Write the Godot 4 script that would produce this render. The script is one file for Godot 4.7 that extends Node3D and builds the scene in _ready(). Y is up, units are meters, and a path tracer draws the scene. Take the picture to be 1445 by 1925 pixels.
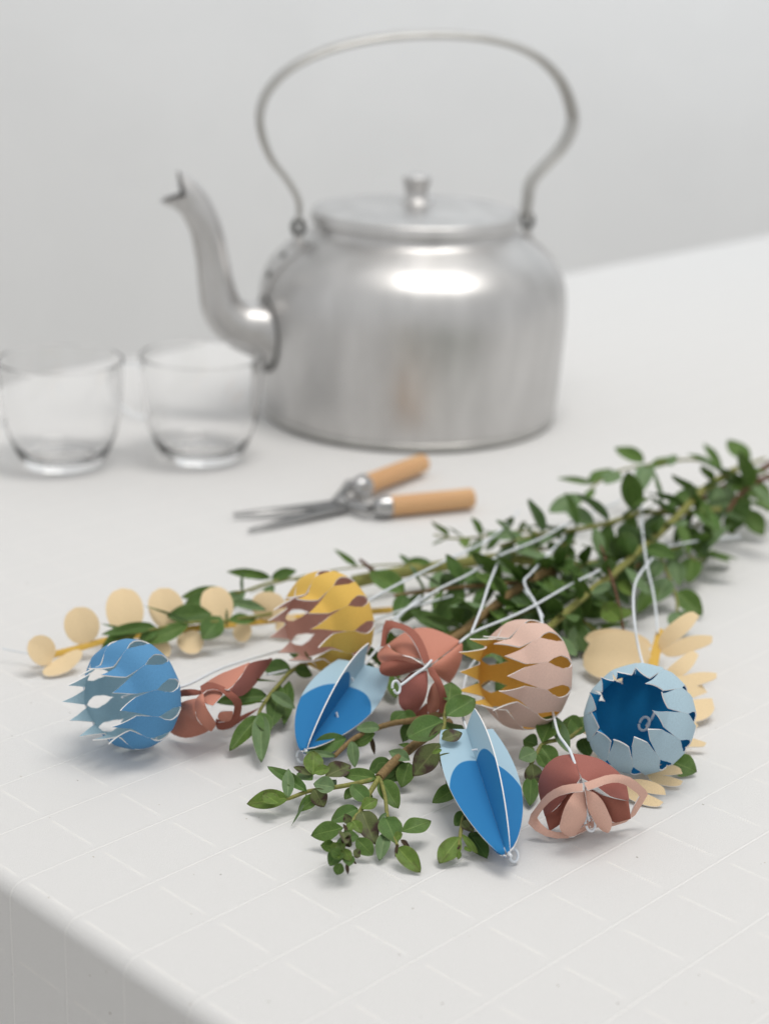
extends Node3D
# A bunch of folded-paper flowers and real eucalyptus on a white woven tablecloth, an aluminium kettle behind.
# Measures are in millimetres on the table top: V(right, above the table, towards the camera).

const TOP := 0.74
const CELL := 0.03573
var org := Vector3.ZERO
var rng := RandomNumberGenerator.new()
var M := {}
var leaf_meshes: Array[ArrayMesh] = []
var leaf_mats := []


func _ready() -> void:
	# camera: 60 mm lens, focused on the front flowers
	var cam := Camera3D.new()
	cam.name = "camera"
	var ca := CameraAttributesPhysical.new()
	ca.frustum_focal_length = 60.1
	ca.frustum_focus_distance = 0.735
	ca.exposure_aperture = 6.4
	ca.frustum_near = 0.05
	ca.frustum_far = 50.0
	cam.attributes = ca
	cam.fov = 32.47
	cam.near = 0.05
	cam.far = 50.0
	add_child(cam)
	cam.position = Vector3(0, TOP + 0.36, 0)
	cam.rotation_degrees = Vector3(-18.83, 0, 0)
	cam.rotate_object_local(Vector3(0, 0, 1), deg_to_rad(1.71))
	cam.current = true
	# soft, bright, even room light
	var we := WorldEnvironment.new()
	we.name = "environment"
	var env := Environment.new()
	env.background_mode = Environment.BG_COLOR
	env.background_color = Color(0.84, 0.842, 0.843)
	env.background_energy_multiplier = 1.0
	env.tonemap_mode = Environment.TONE_MAPPER_LINEAR
	env.tonemap_exposure = 1.045
	env.sdfgi_enabled = true
	env.ssao_enabled = true
	env.ssil_enabled = true
	we.environment = env
	add_child(we)
	# a big window-like softbox above, a little to the right
	var key := AreaLight3D.new()
	key.name = "softbox"
	key.area_size = Vector2(1.0, 0.5)
	key.light_color = Color(1.0, 0.985, 0.965)
	key.light_energy = 1.54
	key.area_range = 8.0
	key.shadow_enabled = true
	add_child(key)
	key.position = Vector3(0.35, TOP + 1.75, -0.9)
	key.look_at(Vector3(0.05, TOP, -0.85), Vector3.FORWARD)
	# an added fill light, no real lamp, to brighten the back wall
	var rear := AreaLight3D.new()
	rear.name = "added_wall_fill"
	rear.area_size = Vector2(2.2, 0.8)
	rear.light_color = Color(0.93, 0.967, 1.0)
	rear.light_energy = 2.6
	rear.area_range = 8.0
	rear.shadow_enabled = true
	add_child(rear)
	rear.position = Vector3(0.7, TOP + 2.0, -1.75)
	rear.look_at(Vector3(0.5, TOP + 1.7, -3.3), Vector3.UP)

	make_materials()
	make_leaf_meshes()
	setting()
	tablecloth()
	kettle()
	var t: Node3D
	var l: PackedVector3Array
	mug("clear glass mug at the left edge, farther from the kettle", V(-218.2, 0, -1136.7), 0.15)
	mug("clear glass mug in front of the kettle spout", V(-127, 0, -1160.7), -0.1)
	t = thing("garden_snips", "steel flower snips with two round wooden handles lying open", "scissors", V(-28.2, 0, -1076))
	snip_blade(t, V(-27.5, 5, -1055.8), V(-93.7, 1.5, -1034.1), 0.0115, 0.0022)
	snip_blade(t, V(-25.1, 4, -1055.3), V(-82.2, 1, -1009), 0.0115, 0.0012)
	snip_handle(t, [V(-32, 4.5, -1053.2), V(-27.9, 6, -1069.5), V(-23.1, 8, -1086), V(-20.8, 8, -1086.2), V(-14.1, 8, -1084.5), V(24.9, 7.5, -1139.3)])
	snip_handle(t, [V(-32.2, 3, -1059.5), V(-21.6, 4, -1053.8), V(-9.7, 6, -1041.8), V(-6.9, 7, -1043.8), V(1.5, 7, -1046.4), V(56, 7, -1068.4)])
	snip_joint(t, V(-27.5, 7, -1056.1), [V(-22.4, 8, -1081), V(-18.6, 12, -1069.1), V(-15.5, 11, -1063), V(-11.8, 10, -1055.2), V(-7.4, 9, -1050.5)])
	t = thing("eucalyptus_branch", "brown eucalyptus stem at the far right with a high leafy side twig", "eucalyptus", V(198.3, 0, -1076.7), "eucalyptus branches in the bunch")
	stem(t, [V(267.1, 16, -1145.7), V(234.6, 20, -1088.3), V(213.9, 22, -1060.7), V(194.2, 24, -1026.7), V(179.7, 22, -1020.6), V(169.7, 18, -1027.9)], 0.0026, 0.0016, M.bark)
	stem(t, [V(252.3, 22, -1124.6), V(234.3, 28, -1091), V(219.4, 30, -1069.1), V(209.3, 26, -1063.2)], 0.0011, 0.0016, M.stem_green, "twig")
	stem(t, [V(213.5, 30, -1076.5), V(196.6, 38, -1064.2), V(183.3, 38, -1061.6), V(162.8, 36, -1056.1), V(145.8, 34, -1049.1), V(130, 28, -1038.6), V(120.7, 22, -1022.2)], 0.0010, 0.0006, M.stem_green, "twig")
	leaf(t, V(162.4, 36, -1062), V(146, 40, -1080.4), 0.0108, 0, 35)
	leaf(t, V(163.5, 36, -1048.4), V(186.3, 36, -1076.5), 0.0089, 0, -26)
	leaf(t, V(163.1, 36, -1054.2), V(154.9, 30, -1013.9), 0.0119, 1, 2)
	leaf(t, V(128.9, 28, -1039.6), V(106.4, 30, -1041.4), 0.0048, 0, 45)
	leaf(t, V(125.4, 28, -1039.3), V(141.8, 32, -1059), 0.0099, 0, -25)
	leaf(t, V(135.1, 30, -1034), V(145.2, 34, -1049.1), 0.0120, 1, -20)
	leaf(t, V(121, 24, -1027.1), V(99.8, 18, -1011.9), 0.0132, 1, 33)
	leaf(t, V(121, 24, -1014.5), V(128.5, 28, -1030.3), 0.0056, 0, -15)
	leaf(t, V(235.3, 30, -1090.8), V(224.1, 38, -1113.5), 0.0126, 0, 28)
	leaf(t, V(213, 30, -1066.5), V(207.6, 36, -1107.8), 0.0061, 0, 16)
	leaf(t, V(177.4, 37, -1052.4), V(181, 42, -1060.3), 0.0057, 1, -11)
	t = thing("eucalyptus_branch", "eucalyptus stem at the right edge with large drooping leaves", "eucalyptus", V(216.9, 0, -1027.3), "eucalyptus branches in the bunch")
	l = stem(t, [V(250.3, 29, -1069.5), V(231.4, 31, -1045.9), V(217.8, 31, -1022.3), V(204.8, 27, -997.6)], 0.0021, 0.0013, M.bark)
	leaf_pairs(t, l, 5, 0.10, 0.95, 0.0276, 3, [0, 1, 0, 4], 0.10)
	leaf(t, V(222.6, 22, -1050.2), V(244.8, 16, -1064.9), 0.0129, 0, -40)
	leaf(t, V(205, 20, -1014.7), V(225.2, 18, -1027.7), 0.0160, 1, -36)
	leaf(t, V(222.6, 18, -1029.3), V(232.1, 6, -1015.9), 0.0132, 0, -31)
	leaf(t, V(210.9, 16, -1027), V(214.2, 4, -1020), 0.0084, 0, -26)
	leaf(t, V(215.2, 24, -1062.3), V(214.5, 20, -1029.8), 0.0085, 1, -9)
	leaf(t, V(223.2, 26, -1049.3), V(239.7, 24, -1060.8), 0.0100, 0, -36)
	t = thing("eucalyptus_branch", "long green main eucalyptus stem running down from the upper right", "eucalyptus", V(133, 0, -955.5), "eucalyptus branches in the bunch")
	l = stem(t, [V(220.1, 33, -1061.6), V(193.6, 35, -1015.1), V(171.3, 33, -970.2), V(148.2, 31, -925.8), V(127.3, 29, -888.1), V(104.7, 27, -850.5), V(86.2, 23, -820.9), V(69.4, 21, -791.3)], 0.0025, 0.0018, M.stem_green)
	leaf_pairs(t, l, 15, 0.05, 0.90, 0.0240, 5, [0, 1, 4, 0, 6], 0.25)
	t = thing("eucalyptus_branch", "eucalyptus stem with dense dark leaves along the back of the bunch", "eucalyptus", V(110.7, 0, -1017.8), "eucalyptus branches in the bunch")
	l = stem(t, [V(200.9, 27, -1000.7), V(177.2, 27, -991.6), V(151.6, 29, -983.4), V(132, 29, -964.9), V(111.8, 27, -955.8), V(87.9, 25, -949.7), V(65.9, 23, -934.5)], 0.0017, 0.0012, M.stem_green)
	leaf_pairs(t, l, 14, 0.03, 1.00, 0.0252, 8, [0, 1, 4, 0, 6], 0.35)
	t = thing("eucalyptus_branch", "small leaved eucalyptus twig behind the wires at the back left", "eucalyptus", V(51.3, 0, -1003), "eucalyptus branches in the bunch")
	l = stem(t, [V(91.2, 14, -986.3), V(71.3, 18, -973.2), V(55.3, 18, -962.5), V(39.5, 20, -953.7), V(28.9, 20, -959.1)], 0.0010, 0.0006, M.stem_green)
	leaf_pairs(t, l, 6, 0.10, 1.00, 0.0168, 9, [4, 0, 2], 0.50)
	l = stem(t, [V(110.5, 18, -958.3), V(86.8, 22, -931.8), V(71.5, 22, -926.1)], 0.0010, 0.0007, M.stem_green, "twig")
	leaf_pairs(t, l, 5, 0.10, 1.00, 0.0180, 10, [4, 2, 0], 0.50)
	t = thing("eucalyptus_branch", "thick green eucalyptus stem with its cut end bare behind the yellow bulb flower", "eucalyptus", V(24.9, 0, -955.1), "eucalyptus branches in the bunch")
	stem(t, [V(88.1, 12, -941.6), V(63.9, 12, -943.9), V(42.3, 12, -933.4), V(21.1, 12, -923), V(0.3, 12, -911.3), V(-15.7, 11, -902.7)], 0.0031, 0.0039, M.stem_green)
	stem(t, [V(-2, 12, -907.8), V(-5, 17, -904.3), V(-9.2, 21, -903.3), V(-12.8, 24, -903.3)], 0.0017, 0.0009, M.bark, "twig")
	stem(t, [V(24, 15, -922.9), V(0.1, 14, -922.7), V(-23.6, 12, -919.3), V(-46.5, 12, -904.9), V(-71.3, 10, -885.5)], 0.0006, 0.0004, M.stem_green, "twig")
	leaf(t, V(-14.1, 14, -919.8), V(-27.8, 18, -935.4), 0.0040, 0, 28)
	leaf(t, V(26.9, 16, -923.1), V(11.1, 15, -926.1), 0.0051, 0, 43)
	leaf(t, V(15.1, 14, -924), V(8.9, 20, -924.4), 0.0036, 1, 51)
	t = thing("eucalyptus_branch", "leafy eucalyptus stem under the wires in the middle of the bunch", "eucalyptus", V(42.2, 0, -914.6), "eucalyptus branches in the bunch")
	l = stem(t, [V(105, 25, -904), V(79.9, 25, -877.5), V(56.7, 25, -867.8), V(36.8, 25, -862.3), V(20.1, 23, -860.6), V(6.2, 21, -858.5)], 0.0016, 0.0009, M.stem_brown)
	leaf_pairs(t, l, 11, 0.05, 1.00, 0.0240, 14, [0, 1, 4, 0, 6], 0.25)
	l = stem(t, [V(52.4, 14, -887.8), V(37.4, 16, -869.8), V(23.3, 18, -875.2)], 0.0008, 0.0006, M.stem_green, "twig")
	leaf_pairs(t, l, 3, 0.20, 1.00, 0.0204, 15, [0,1], 0.40)
	t = thing("eucalyptus_branch", "mossy brown eucalyptus stem behind the rose tulip flower", "eucalyptus", V(43.7, 0, -868.4), "eucalyptus branches in the bunch")
	l = stem(t, [V(98.7, 29, -901), V(79.4, 27, -872.3), V(61.1, 25, -845.3), V(43.8, 21, -817.9), V(27.6, 17, -799)], 0.0025, 0.0022, M.stem_brown)
	leaf_pairs(t, l, 9, 0.05, 0.90, 0.0240, 16, [0, 1, 4, 0, 6], 0.15)
	t = thing("eucalyptus_branch", "eucalyptus stem low on the right with hanging leaves", "eucalyptus", V(156.9, 0, -948.9), "eucalyptus branches in the bunch")
	stem(t, [V(170.6, 18, -957.5), V(156.8, 16, -949.2), V(159, 14, -948.7), V(160, 12, -921.2), V(160.5, 10, -895.2), V(158.7, 8, -878.5)], 0.0011, 0.0008, M.stem_green)
	l = stem(t, [V(191.8, 20, -1003.1), V(184, 18, -987.8), V(176.1, 14, -962.6), V(180.7, 12, -949.8), V(190.3, 8, -973.9)], 0.0010, 0.0007, M.stem_green, "twig")
	leaf_pairs(t, l, 7, 0.10, 1.00, 0.0240, 18, [0, 1, 0], 0.05)
	leaf(t, V(162.5, 10, -905.1), V(174.6, 2, -890.5), 0.0124, 0, -31)
	leaf(t, V(158.4, 9, -877.3), V(160.7, 2, -862), 0.0139, 1, -13)
	leaf(t, V(158.7, 14, -913), V(148.2, 6, -896), 0.0125, 1, 15)
	leaf(t, V(128, 22, -889.6), V(133.4, 18, -874.2), 0.0085, 2, -20)
	leaf(t, V(156.3, 18, -931.6), V(143.2, 12, -908.3), 0.0114, 1, 15)
	leaf(t, V(165.7, 16, -937.8), V(166.5, 6, -922.8), 0.0103, 1, -9)
	leaf(t, V(151.9, 14, -912.4), V(139, 4, -886.7), 0.0100, 0, 12)
	stem(t, [V(118.4, 36, -903.3), V(118.8, 36, -874.4), V(119.5, 34, -857.7), V(120.6, 30, -839), V(121.7, 24, -828.7), V(123.3, 14, -818.6)], 0.0008, 0.0007, M.bark, "twig")
	leaf(t, V(121.2, 24, -826.1), V(113.4, 26, -842), 0.0110, 2, 50)
	leaf(t, V(120.7, 24, -828.1), V(126.6, 28, -833), 0.0081, 2, -7)
	t = thing("eucalyptus_branch", "eucalyptus stem with dense leaves between the blush bulb and the right", "eucalyptus", V(111.1, 0, -920.2), "eucalyptus branches in the bunch")
	l = stem(t, [V(147.9, 22, -950.7), V(129.3, 22, -918.5), V(113.7, 24, -908.9), V(100.1, 22, -892.9), V(87.7, 20, -874.9), V(74.9, 16, -857.3)], 0.0012, 0.0009, M.stem_green)
	leaf_pairs(t, l, 11, 0.05, 1.00, 0.0252, 20, [0, 1, 4, 1], 0.30)
	l = stem(t, [V(89.7, 20, -838.4), V(82.2, 22, -841.8), V(75.3, 22, -840), V(68.5, 20, -836.7), V(61.1, 18, -838.5)], 0.0010, 0.0007, M.stem_green, "twig")
	leaf_pairs(t, l, 5, 0.10, 1.00, 0.0252, 21, [0,4], 0.20)
	t = thing("eucalyptus_branch", "low eucalyptus stem hidden in the dark middle of the bunch", "eucalyptus", V(68.9, 0, -863), "eucalyptus branches in the bunch")
	l = stem(t, [V(143.8, 17, -928.6), V(112.4, 17, -885), V(88.5, 17, -838.1), V(69.3, 17, -795.6), V(47, 16, -758.5)], 0.0016, 0.0013, M.stem_brown)
	leaf_pairs(t, l, 13, 0.02, 1.00, 0.0252, 23, [4, 0, 1, 4], 0.25)
	l = stem(t, [V(102.9, 10, -871), V(109.3, 10, -849.4), V(116.7, 8, -840.5)], 0.0009, 0.0006, M.stem_green, "twig")
	leaf_pairs(t, l, 4, 0.10, 1.00, 0.0240, 24, [0,1], 0.10)
	t = thing("eucalyptus_branch", "eucalyptus stem low behind the middle bud and tulip", "eucalyptus", V(12.4, 0, -851.4), "eucalyptus branches in the bunch")
	l = stem(t, [V(51.7, 8, -864.4), V(31.3, 8, -834), V(14.8, 8, -812.2), V(-3.4, 7, -780.8), V(-18.5, 6, -769.6)], 0.0011, 0.0009, M.stem_green)
	leaf_pairs(t, l, 11, 0.02, 1.00, 0.0240, 25, [4, 0, 0], 0.30)
	t = thing("eucalyptus_branch", "slender eucalyptus twig over the cream paper leaves at far left", "eucalyptus", V(-104.4, 0, -871.7), "eucalyptus branches in the bunch")
	stem(t, [V(-49.6, 12, -858.6), V(-59.7, 14, -844), V(-70.1, 15, -836.9), V(-81.8, 15, -831), V(-97.4, 15, -827.9), V(-113.4, 14, -821.2), V(-123, 13, -816.4), V(-135.6, 10, -807.7)], 0.0010, 0.0006, M.stem_green)
	stem(t, [V(-37.6, 16, -889.6), V(-51.5, 17, -888.6), V(-62, 19, -875.7), V(-72.2, 20, -861.6), V(-81.6, 19, -858.8), V(-88.1, 17, -856)], 0.0009, 0.0006, M.stem_green, "twig")
	leaf(t, V(-61.7, 19, -884), V(-84.2, 20, -888.7), 0.0058, 0, 41)
	leaf(t, V(-72.7, 20, -858.9), V(-72.7, 32, -858.6), 0.0031, 1, 45)
	leaf(t, V(-81.5, 20, -858.2), V(-105, 17, -856.5), 0.0085, 0, 42)
	leaf(t, V(-87.3, 19, -853.7), V(-102.9, 14, -849.4), 0.0111, 6, 42)
	leaf(t, V(-71.7, 20, -861.6), V(-88, 13, -845.4), 0.0094, 1, 32)
	leaf(t, V(-77.9, 17, -852.2), V(-59.1, 17, -842.4), 0.0058, 1, -37)
	leaf(t, V(-87.2, 16, -838.1), V(-109.4, 17, -830.2), 0.0115, 4, 41)
	leaf(t, V(-81.9, 17, -832.3), V(-90, 10, -820.1), 0.0128, 6, 25)
	leaf(t, V(-97.1, 16, -825.5), V(-121.4, 22, -832.4), 0.0015, 1, 38)
	leaf(t, V(-97.7, 15, -826.1), V(-118.4, 9, -813.2), 0.0096, 0, 37)
	leaf(t, V(-114.2, 14, -823.6), V(-138.8, 16, -806.9), 0.0068, 4, 39)
	leaf(t, V(-123.3, 14, -815.2), V(-140.8, 18, -817.2), 0.0015, 1, 39)
	leaf(t, V(-123.3, 13, -815.7), V(-139.3, 7, -807.9), 0.0107, 0, 39)
	leaf(t, V(-113.1, 14, -822.5), V(-121.4, 8, -814.6), 0.0068, 6, 32)
	leaf(t, V(-77.9, 16, -830.2), V(-63.7, 14, -839.9), 0.0071, 0, -39)
	leaf(t, V(-79.3, 20, -836.4), V(-79, 10, -833.5), 0.0014, 1, 0)
	leaf(t, V(-60.2, 18, -886.7), V(-77.6, 20, -886.3), 0.0057, 4, 42)
	leaf(t, V(-59.7, 18, -885.5), V(-46.4, 22, -887.9), 0.0068, 4, -42)
	leaf(t, V(-58.4, 16, -880.9), V(-63.8, 12, -861.1), 0.0054, 1, 14)
	leaf(t, V(-74.8, 16, -854.4), V(-60.2, 14, -850.1), 0.0063, 1, -39)
	leaf(t, V(-15.2, 16, -913.6), V(-25.6, 22, -919.1), 0.0034, 0, 37)
	t = thing("eucalyptus_branch", "eucalyptus twig with long leaves hanging between rose tulip and blue bud", "eucalyptus", V(-52.3, 0, -780.3), "eucalyptus branches in the bunch")
	stem(t, [V(-34.2, 10, -797.8), V(-42.8, 12, -777.7), V(-47.3, 13, -760.7), V(-51.1, 13, -747.1), V(-54, 12, -735), V(-54.7, 11, -729.1)], 0.0011, 0.0008, M.stem_green)
	leaf(t, V(-47.8, 14, -761.3), V(-72.5, 18, -753), 0.0011, 2, 41)
	leaf(t, V(-52, 14, -738.3), V(-66.3, 16, -728.2), 0.0009, 2, 37)
	leaf(t, V(-52.2, 13, -747.4), V(-75.5, 10, -744), 0.0094, 4, 40)
	leaf(t, V(-50, 14, -748.1), V(-38.5, 10, -740.6), 0.0058, 1, -31)
	leaf(t, V(-54.5, 12, -727), V(-66.2, 2, -710.3), 0.0082, 0, 24)
	leaf(t, V(-53.5, 12, -727.9), V(-51, 2, -699.1), 0.0083, 1, 0)
	leaf(t, V(-53.9, 13, -729.3), V(-48.8, 9, -715.6), 0.0078, 6, -11)
	leaf(t, V(-46.6, 12, -761.1), V(-49.1, 4, -731), 0.0094, 4, 6)
	leaf(t, V(-43.2, 10, -771.5), V(-43.5, 3, -736), 0.0071, 4, 3)
	leaf(t, V(-43, 12, -779.6), V(-57.1, 10, -786.1), 0.0093, 4, 39)
	leaf(t, V(-41.4, 12, -780.7), V(-32.6, 8, -782.5), 0.0069, 4, -44)
	leaf(t, V(-35, 10, -797.8), V(-45.6, 8, -809.8), 0.0060, 4, 30)
	t = thing("eucalyptus_branch", "eucalyptus twig behind the front spray with one long leaf under the blue bud tip", "eucalyptus", V(2.4, 0, -742.8), "eucalyptus branches in the bunch")
	stem(t, [V(32.9, 16, -729.8), V(17.4, 15, -722.4), V(4.8, 14, -718.8), V(-6.8, 12, -712.2), V(-12.9, 10, -707), V(-18.7, 8, -697.6)], 0.0016, 0.0010, M.stem_brown)
	leaf(t, V(0.7, 15, -712.8), V(-10, 14, -713.1), 0.0059, 1, 39)
	leaf(t, V(-1.3, 13, -711.3), V(-11.2, 7, -709.7), 0.0061, 0, 41)
	leaf(t, V(-14, 11, -709.1), V(-30.6, 6, -704.3), 0.0092, 6, 37)
	leaf(t, V(-11.5, 11, -706.7), V(-9.7, 2, -698.5), 0.0055, 1, -7)
	leaf(t, V(-18.3, 9, -695.3), V(-31.9, 10, -695.7), 0.0033, 1, 39)
	leaf(t, V(-3, 10, -713.4), V(-1.2, 3.2, -709.5), 0.0022, 5, -16)
	leaf(t, V(5.5, 14, -720), V(12.4, 18, -724.2), 0.0068, 4, -33)
	leaf(t, V(17.4, 14, -724.8), V(9, 14, -727.5), 0.0069, 0, 38)
	leaf(t, V(15.4, 12, -725.7), V(11.4, 4, -721.1), 0.0069, 4, 26)
	t = thing("eucalyptus_branch", "front eucalyptus spray with three short arms and withered buds on the cloth", "eucalyptus", V(-0.6, 0, -692.1), "eucalyptus branches in the bunch")
	stem(t, [V(32.6, 16, -718.5), V(24.9, 14, -712.6), V(17.3, 13, -702.1), V(7.8, 11, -688.4), V(1, 10, -674.3)], 0.0022, 0.0020, M.stem_brown)
	stem(t, [V(1, 10, -674.3), V(-9.1, 10, -668.4), V(-18.2, 10, -664.3), V(-25.9, 9, -663.3), V(-29.8, 8, -663.3), V(-35.5, 7, -660), V(-38.1, 6, -660.2)], 0.0011, 0.0008, M.stem_green, "twig")
	stem(t, [V(1, 10, -674.3), V(-3.1, 10, -658.7), V(-5.4, 9, -649.6), V(-9, 8, -639.5), V(-12, 7, -624.6), V(-12.9, 5, -614.6)], 0.0012, 0.0008, M.stem_green, "twig")
	stem(t, [V(1.6, 10, -672.9), V(3.8, 9, -659.6), V(4.9, 8, -645.5), V(6.9, 7, -634.5), V(9.2, 5, -625.7)], 0.0009, 0.0007, M.stem_green, "twig")
	leaf(t, V(-17.5, 11, -662.5), V(-26.5, 12, -663.1), 0.0079, 1, 38)
	leaf(t, V(-0, 11, -672), V(-15.2, 10, -676.1), 0.0068, 0, 38)
	leaf(t, V(-21.7, 12, -670.4), V(-11.2, 12, -681.1), 0.0089, 3, -30)
	leaf(t, V(-26.8, 13, -669.5), V(-27.2, 20, -678.5), 0.0088, 2, 0)
	leaf(t, V(-27.3, 13, -669.5), V(-35.4, 14, -674.1), 0.0036, 3, 33)
	leaf(t, V(-27.1, 12, -666.5), V(-33.6, 10, -677.7), 0.0064, 6, 22)
	leaf(t, V(-26.6, 15, -667.8), V(-19.5, 16, -669.8), 0.0050, 2, -37)
	leaf(t, V(-26.2, 11, -660.8), V(-21.7, 4, -657.9), 0.0075, 3, -33)
	leaf(t, V(-23.3, 10, -662.2), V(-16.9, 8, -677), 0.0060, 1, -20)
	leaf(t, V(-23.9, 8, -661.2), V(-32.4, 3, -654.8), 0.0059, 0, 30)
	leaf(t, V(-29.3, 8, -662.2), V(-34.8, 1, -646.9), 0.0017, 1, 74)
	leaf(t, V(-29.1, 9, -662), V(-47, 12, -678.4), 0.0060, 6, 27)
	leaf(t, V(-36.9, 7, -659.2), V(-37.5, 14, -672.3), 0.0053, 1, 0)
	leaf(t, V(-36.6, 7, -659.5), V(-54.2, 3, -660.4), 0.0089, 2, 39)
	leaf(t, V(-40.3, 8, -652.7), V(-47.3, 9, -659.2), 0.0061, 2, 27)
	leaf(t, V(-3.3, 10, -652.6), V(-10.8, 14, -659.5), 0.0075, 6, 27)
	leaf(t, V(-5.7, 10, -646.5), V(0.7, 12, -651.4), 0.0062, 2, -30)
	leaf(t, V(-7.3, 10, -646.4), V(-18.2, 6, -641.5), 0.0076, 6, 34)
	leaf(t, V(-5.6, 11, -642.6), V(0.3, 4, -628.2), 0.0092, 3, -13)
	leaf(t, V(-12.9, 9, -632), V(-25.8, 5, -631.7), 0.0083, 0, 38)
	leaf(t, V(-9.1, 13, -629.1), V(-12, 10, -623), 0.0036, 2, 16)
	leaf(t, V(-9, 13, -631), V(-5.4, 10, -625.9), 0.0047, 2, -20)
	leaf(t, V(-7.4, 8, -625.6), V(-0.5, 3, -621.3), 0.0070, 0, -31)
	leaf(t, V(-13.3, 11, -615), V(-17.3, 9, -612.8), 0.0048, 2, 32)
	leaf(t, V(-13.6, 9, -614.9), V(-17.4, 4, -610.1), 0.0063, 6, 23)
	leaf(t, V(-12.5, 12, -610.3), V(-8.9, 8, -607.5), 0.0044, 2, -29)
	leaf(t, V(-13, 6, -609.3), V(-14.5, 2, -606.9), 0.0046, 0, 21)
	leaf(t, V(-10.8, 7, -607.7), V(-10, 2.8, -606.2), 0.0016, 5, -19)
	leaf(t, V(-8.3, 9, -614), V(-5.5, 6, -614.5), 0.0039, 3, -51)
	leaf(t, V(-17.8, 9, -621.3), V(-20.5, 5.6, -621.4), 0.0015, 5, 52)
	leaf(t, V(-13.3, 13, -615.1), V(-9.6, 10.4, -614.2), 0.0020, 5, -37)
	leaf(t, V(-16.1, 11, -607.6), V(-13.5, 8.4, -609.1), 0.0018, 5, -51)
	leaf(t, V(-10.4, 12, -629.6), V(-12.4, 16, -631.1), 0.0038, 3, 33)
	leaf(t, V(-10.8, 12, -623.2), V(-12.8, 13.7, -626.5), 0.0015, 5, 18)
	leaf(t, V(-8.5, 9, -621.3), V(-11.7, 13, -622.6), 0.0053, 6, 38)
	leaf(t, V(-8.8, 6, -611.9), V(-6.7, 3.5, -613.4), 0.0015, 5, -56)
	leaf(t, V(-12.8, 10, -618.6), V(-12, 14, -602.8), 0.0047, 2, -34)
	leaf(t, V(-13.1, 11, -610.2), V(-18.6, 9, -619.8), 0.0048, 6, 6)
	leaf(t, V(-11.6, 12, -619.5), V(-6.2, 12, -620), 0.0045, 6, -48)
	leaf(t, V(-13.5, 12, -602.5), V(-18, 11, -611.4), 0.0035, 2, -1)
	leaf(t, V(-10.2, 10, -615.7), V(-10, 17, -612.5), 0.0036, 3, -153)
	leaf(t, V(-11.8, 11, -605.5), V(-17.1, 16, -602.1), 0.0045, 0, 83)
	leaf(t, V(-9.2, 10, -621.9), V(-15.4, 6, -625.1), 0.0037, 6, 67)
	leaf(t, V(-13, 11, -624.9), V(-11.1, 17, -603.9), 0.0051, 3, 9)
	leaf(t, V(-15.7, 10, -615.4), V(-20.8, 13, -610.3), 0.0049, 0, 71)
	leaf(t, V(-10.4, 8, -612.6), V(-9.6, 9, -603), 0.0050, 6, -2)
	leaf(t, V(2.1, 10, -671.8), V(9.6, 4, -658.8), 0.0086, 0, -18)
	leaf(t, V(4.1, 10, -639.9), V(9, 5, -626.3), 0.0099, 6, -13)
	leaf(t, V(5.5, 10, -639.9), V(10, 8, -637.4), 0.0039, 2, -32)
	leaf(t, V(10.9, 8, -632.4), V(22.8, 8, -641.4), 0.0083, 0, -31)
	leaf(t, V(4.3, 7, -631.8), V(2.1, 1, -619.8), 0.0059, 1, 6)
	leaf(t, V(9.3, 6, -622.7), V(18.5, 1, -612.3), 0.0079, 2, -24)
	leaf(t, V(9.1, 8, -622.2), V(8.4, 3.8, -618.7), 0.0014, 5, 6)
	leaf(t, V(10.3, 9, -623.6), V(14.3, 5.6, -624.1), 0.0025, 5, -47)
	leaf(t, V(8.1, 10, -623), V(11.1, 12, -623.3), 0.0038, 2, -40)
	leaf(t, V(4.5, 9, -645.6), V(0.8, 6, -641.8), 0.0020, 1, 25)
	leaf(t, V(14.2, 12, -687.4), V(5, 13, -693.7), 0.0059, 1, 33)
	leaf(t, V(5.8, 9, -692.2), V(-3.3, 4, -690.6), 0.0078, 4, 40)
	leaf(t, V(5.9, 8, -691.5), V(1.7, 3, -686.3), 0.0090, 4, 23)
	leaf(t, V(12.6, 9, -690.7), V(2.7, 2, -685.4), 0.0094, 4, 34)
	leaf(t, V(13.9, 10, -689.5), V(10.8, 2, -681), 0.0082, 0, 12)
	leaf(t, V(18.1, 9, -706.8), V(9.1, 10, -706.5), 0.0025, 0, 39)
	leaf(t, V(-9.1, 5, -673.3), V(-13.4, 2, -668.9), 0.0048, 0, 26)
	leaf(t, V(-7.9, 6, -673.6), V(-12.4, 4.3, -676.5), 0.0012, 5, 38)
	leaf(t, V(-3.9, 4, -675.5), V(-7.6, 1, -669.8), 0.0097, 4, 20)
	t = thing("eucalyptus_branch", "eucalyptus twig of broad leaves standing in front of rose tulip and blush bulb flower", "eucalyptus", V(30, 0, -756.1), "eucalyptus branches in the bunch")
	stem(t, [V(34.9, 22, -741.5), V(31.7, 24, -724.2), V(29.9, 25, -711.9), V(28.8, 24, -699.6), V(27.7, 22, -689.1), V(26.5, 18, -680.1)], 0.0011, 0.0008, M.stem_green)
	leaf(t, V(31.2, 26, -719.1), V(32.5, 32, -728.2), 0.0109, 0, -4)
	leaf(t, V(29.8, 26, -703.7), V(42.7, 28, -717.1), 0.0112, 6, -27)
	leaf(t, V(28.3, 26, -699.1), V(12.3, 20, -693.9), 0.0129, 6, 37)
	leaf(t, V(29.8, 22, -695.7), V(38, 18, -714.2), 0.0095, 4, -20)
	leaf(t, V(27.3, 26, -680.9), V(36.2, 27, -685.2), 0.0069, 3, -35)
	leaf(t, V(28.3, 27, -694.1), V(22, 22, -690.4), 0.0027, 3, 33)
	leaf(t, V(26.5, 24, -680.7), V(15.2, 12, -673.3), 0.0111, 3, 32)
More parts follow.
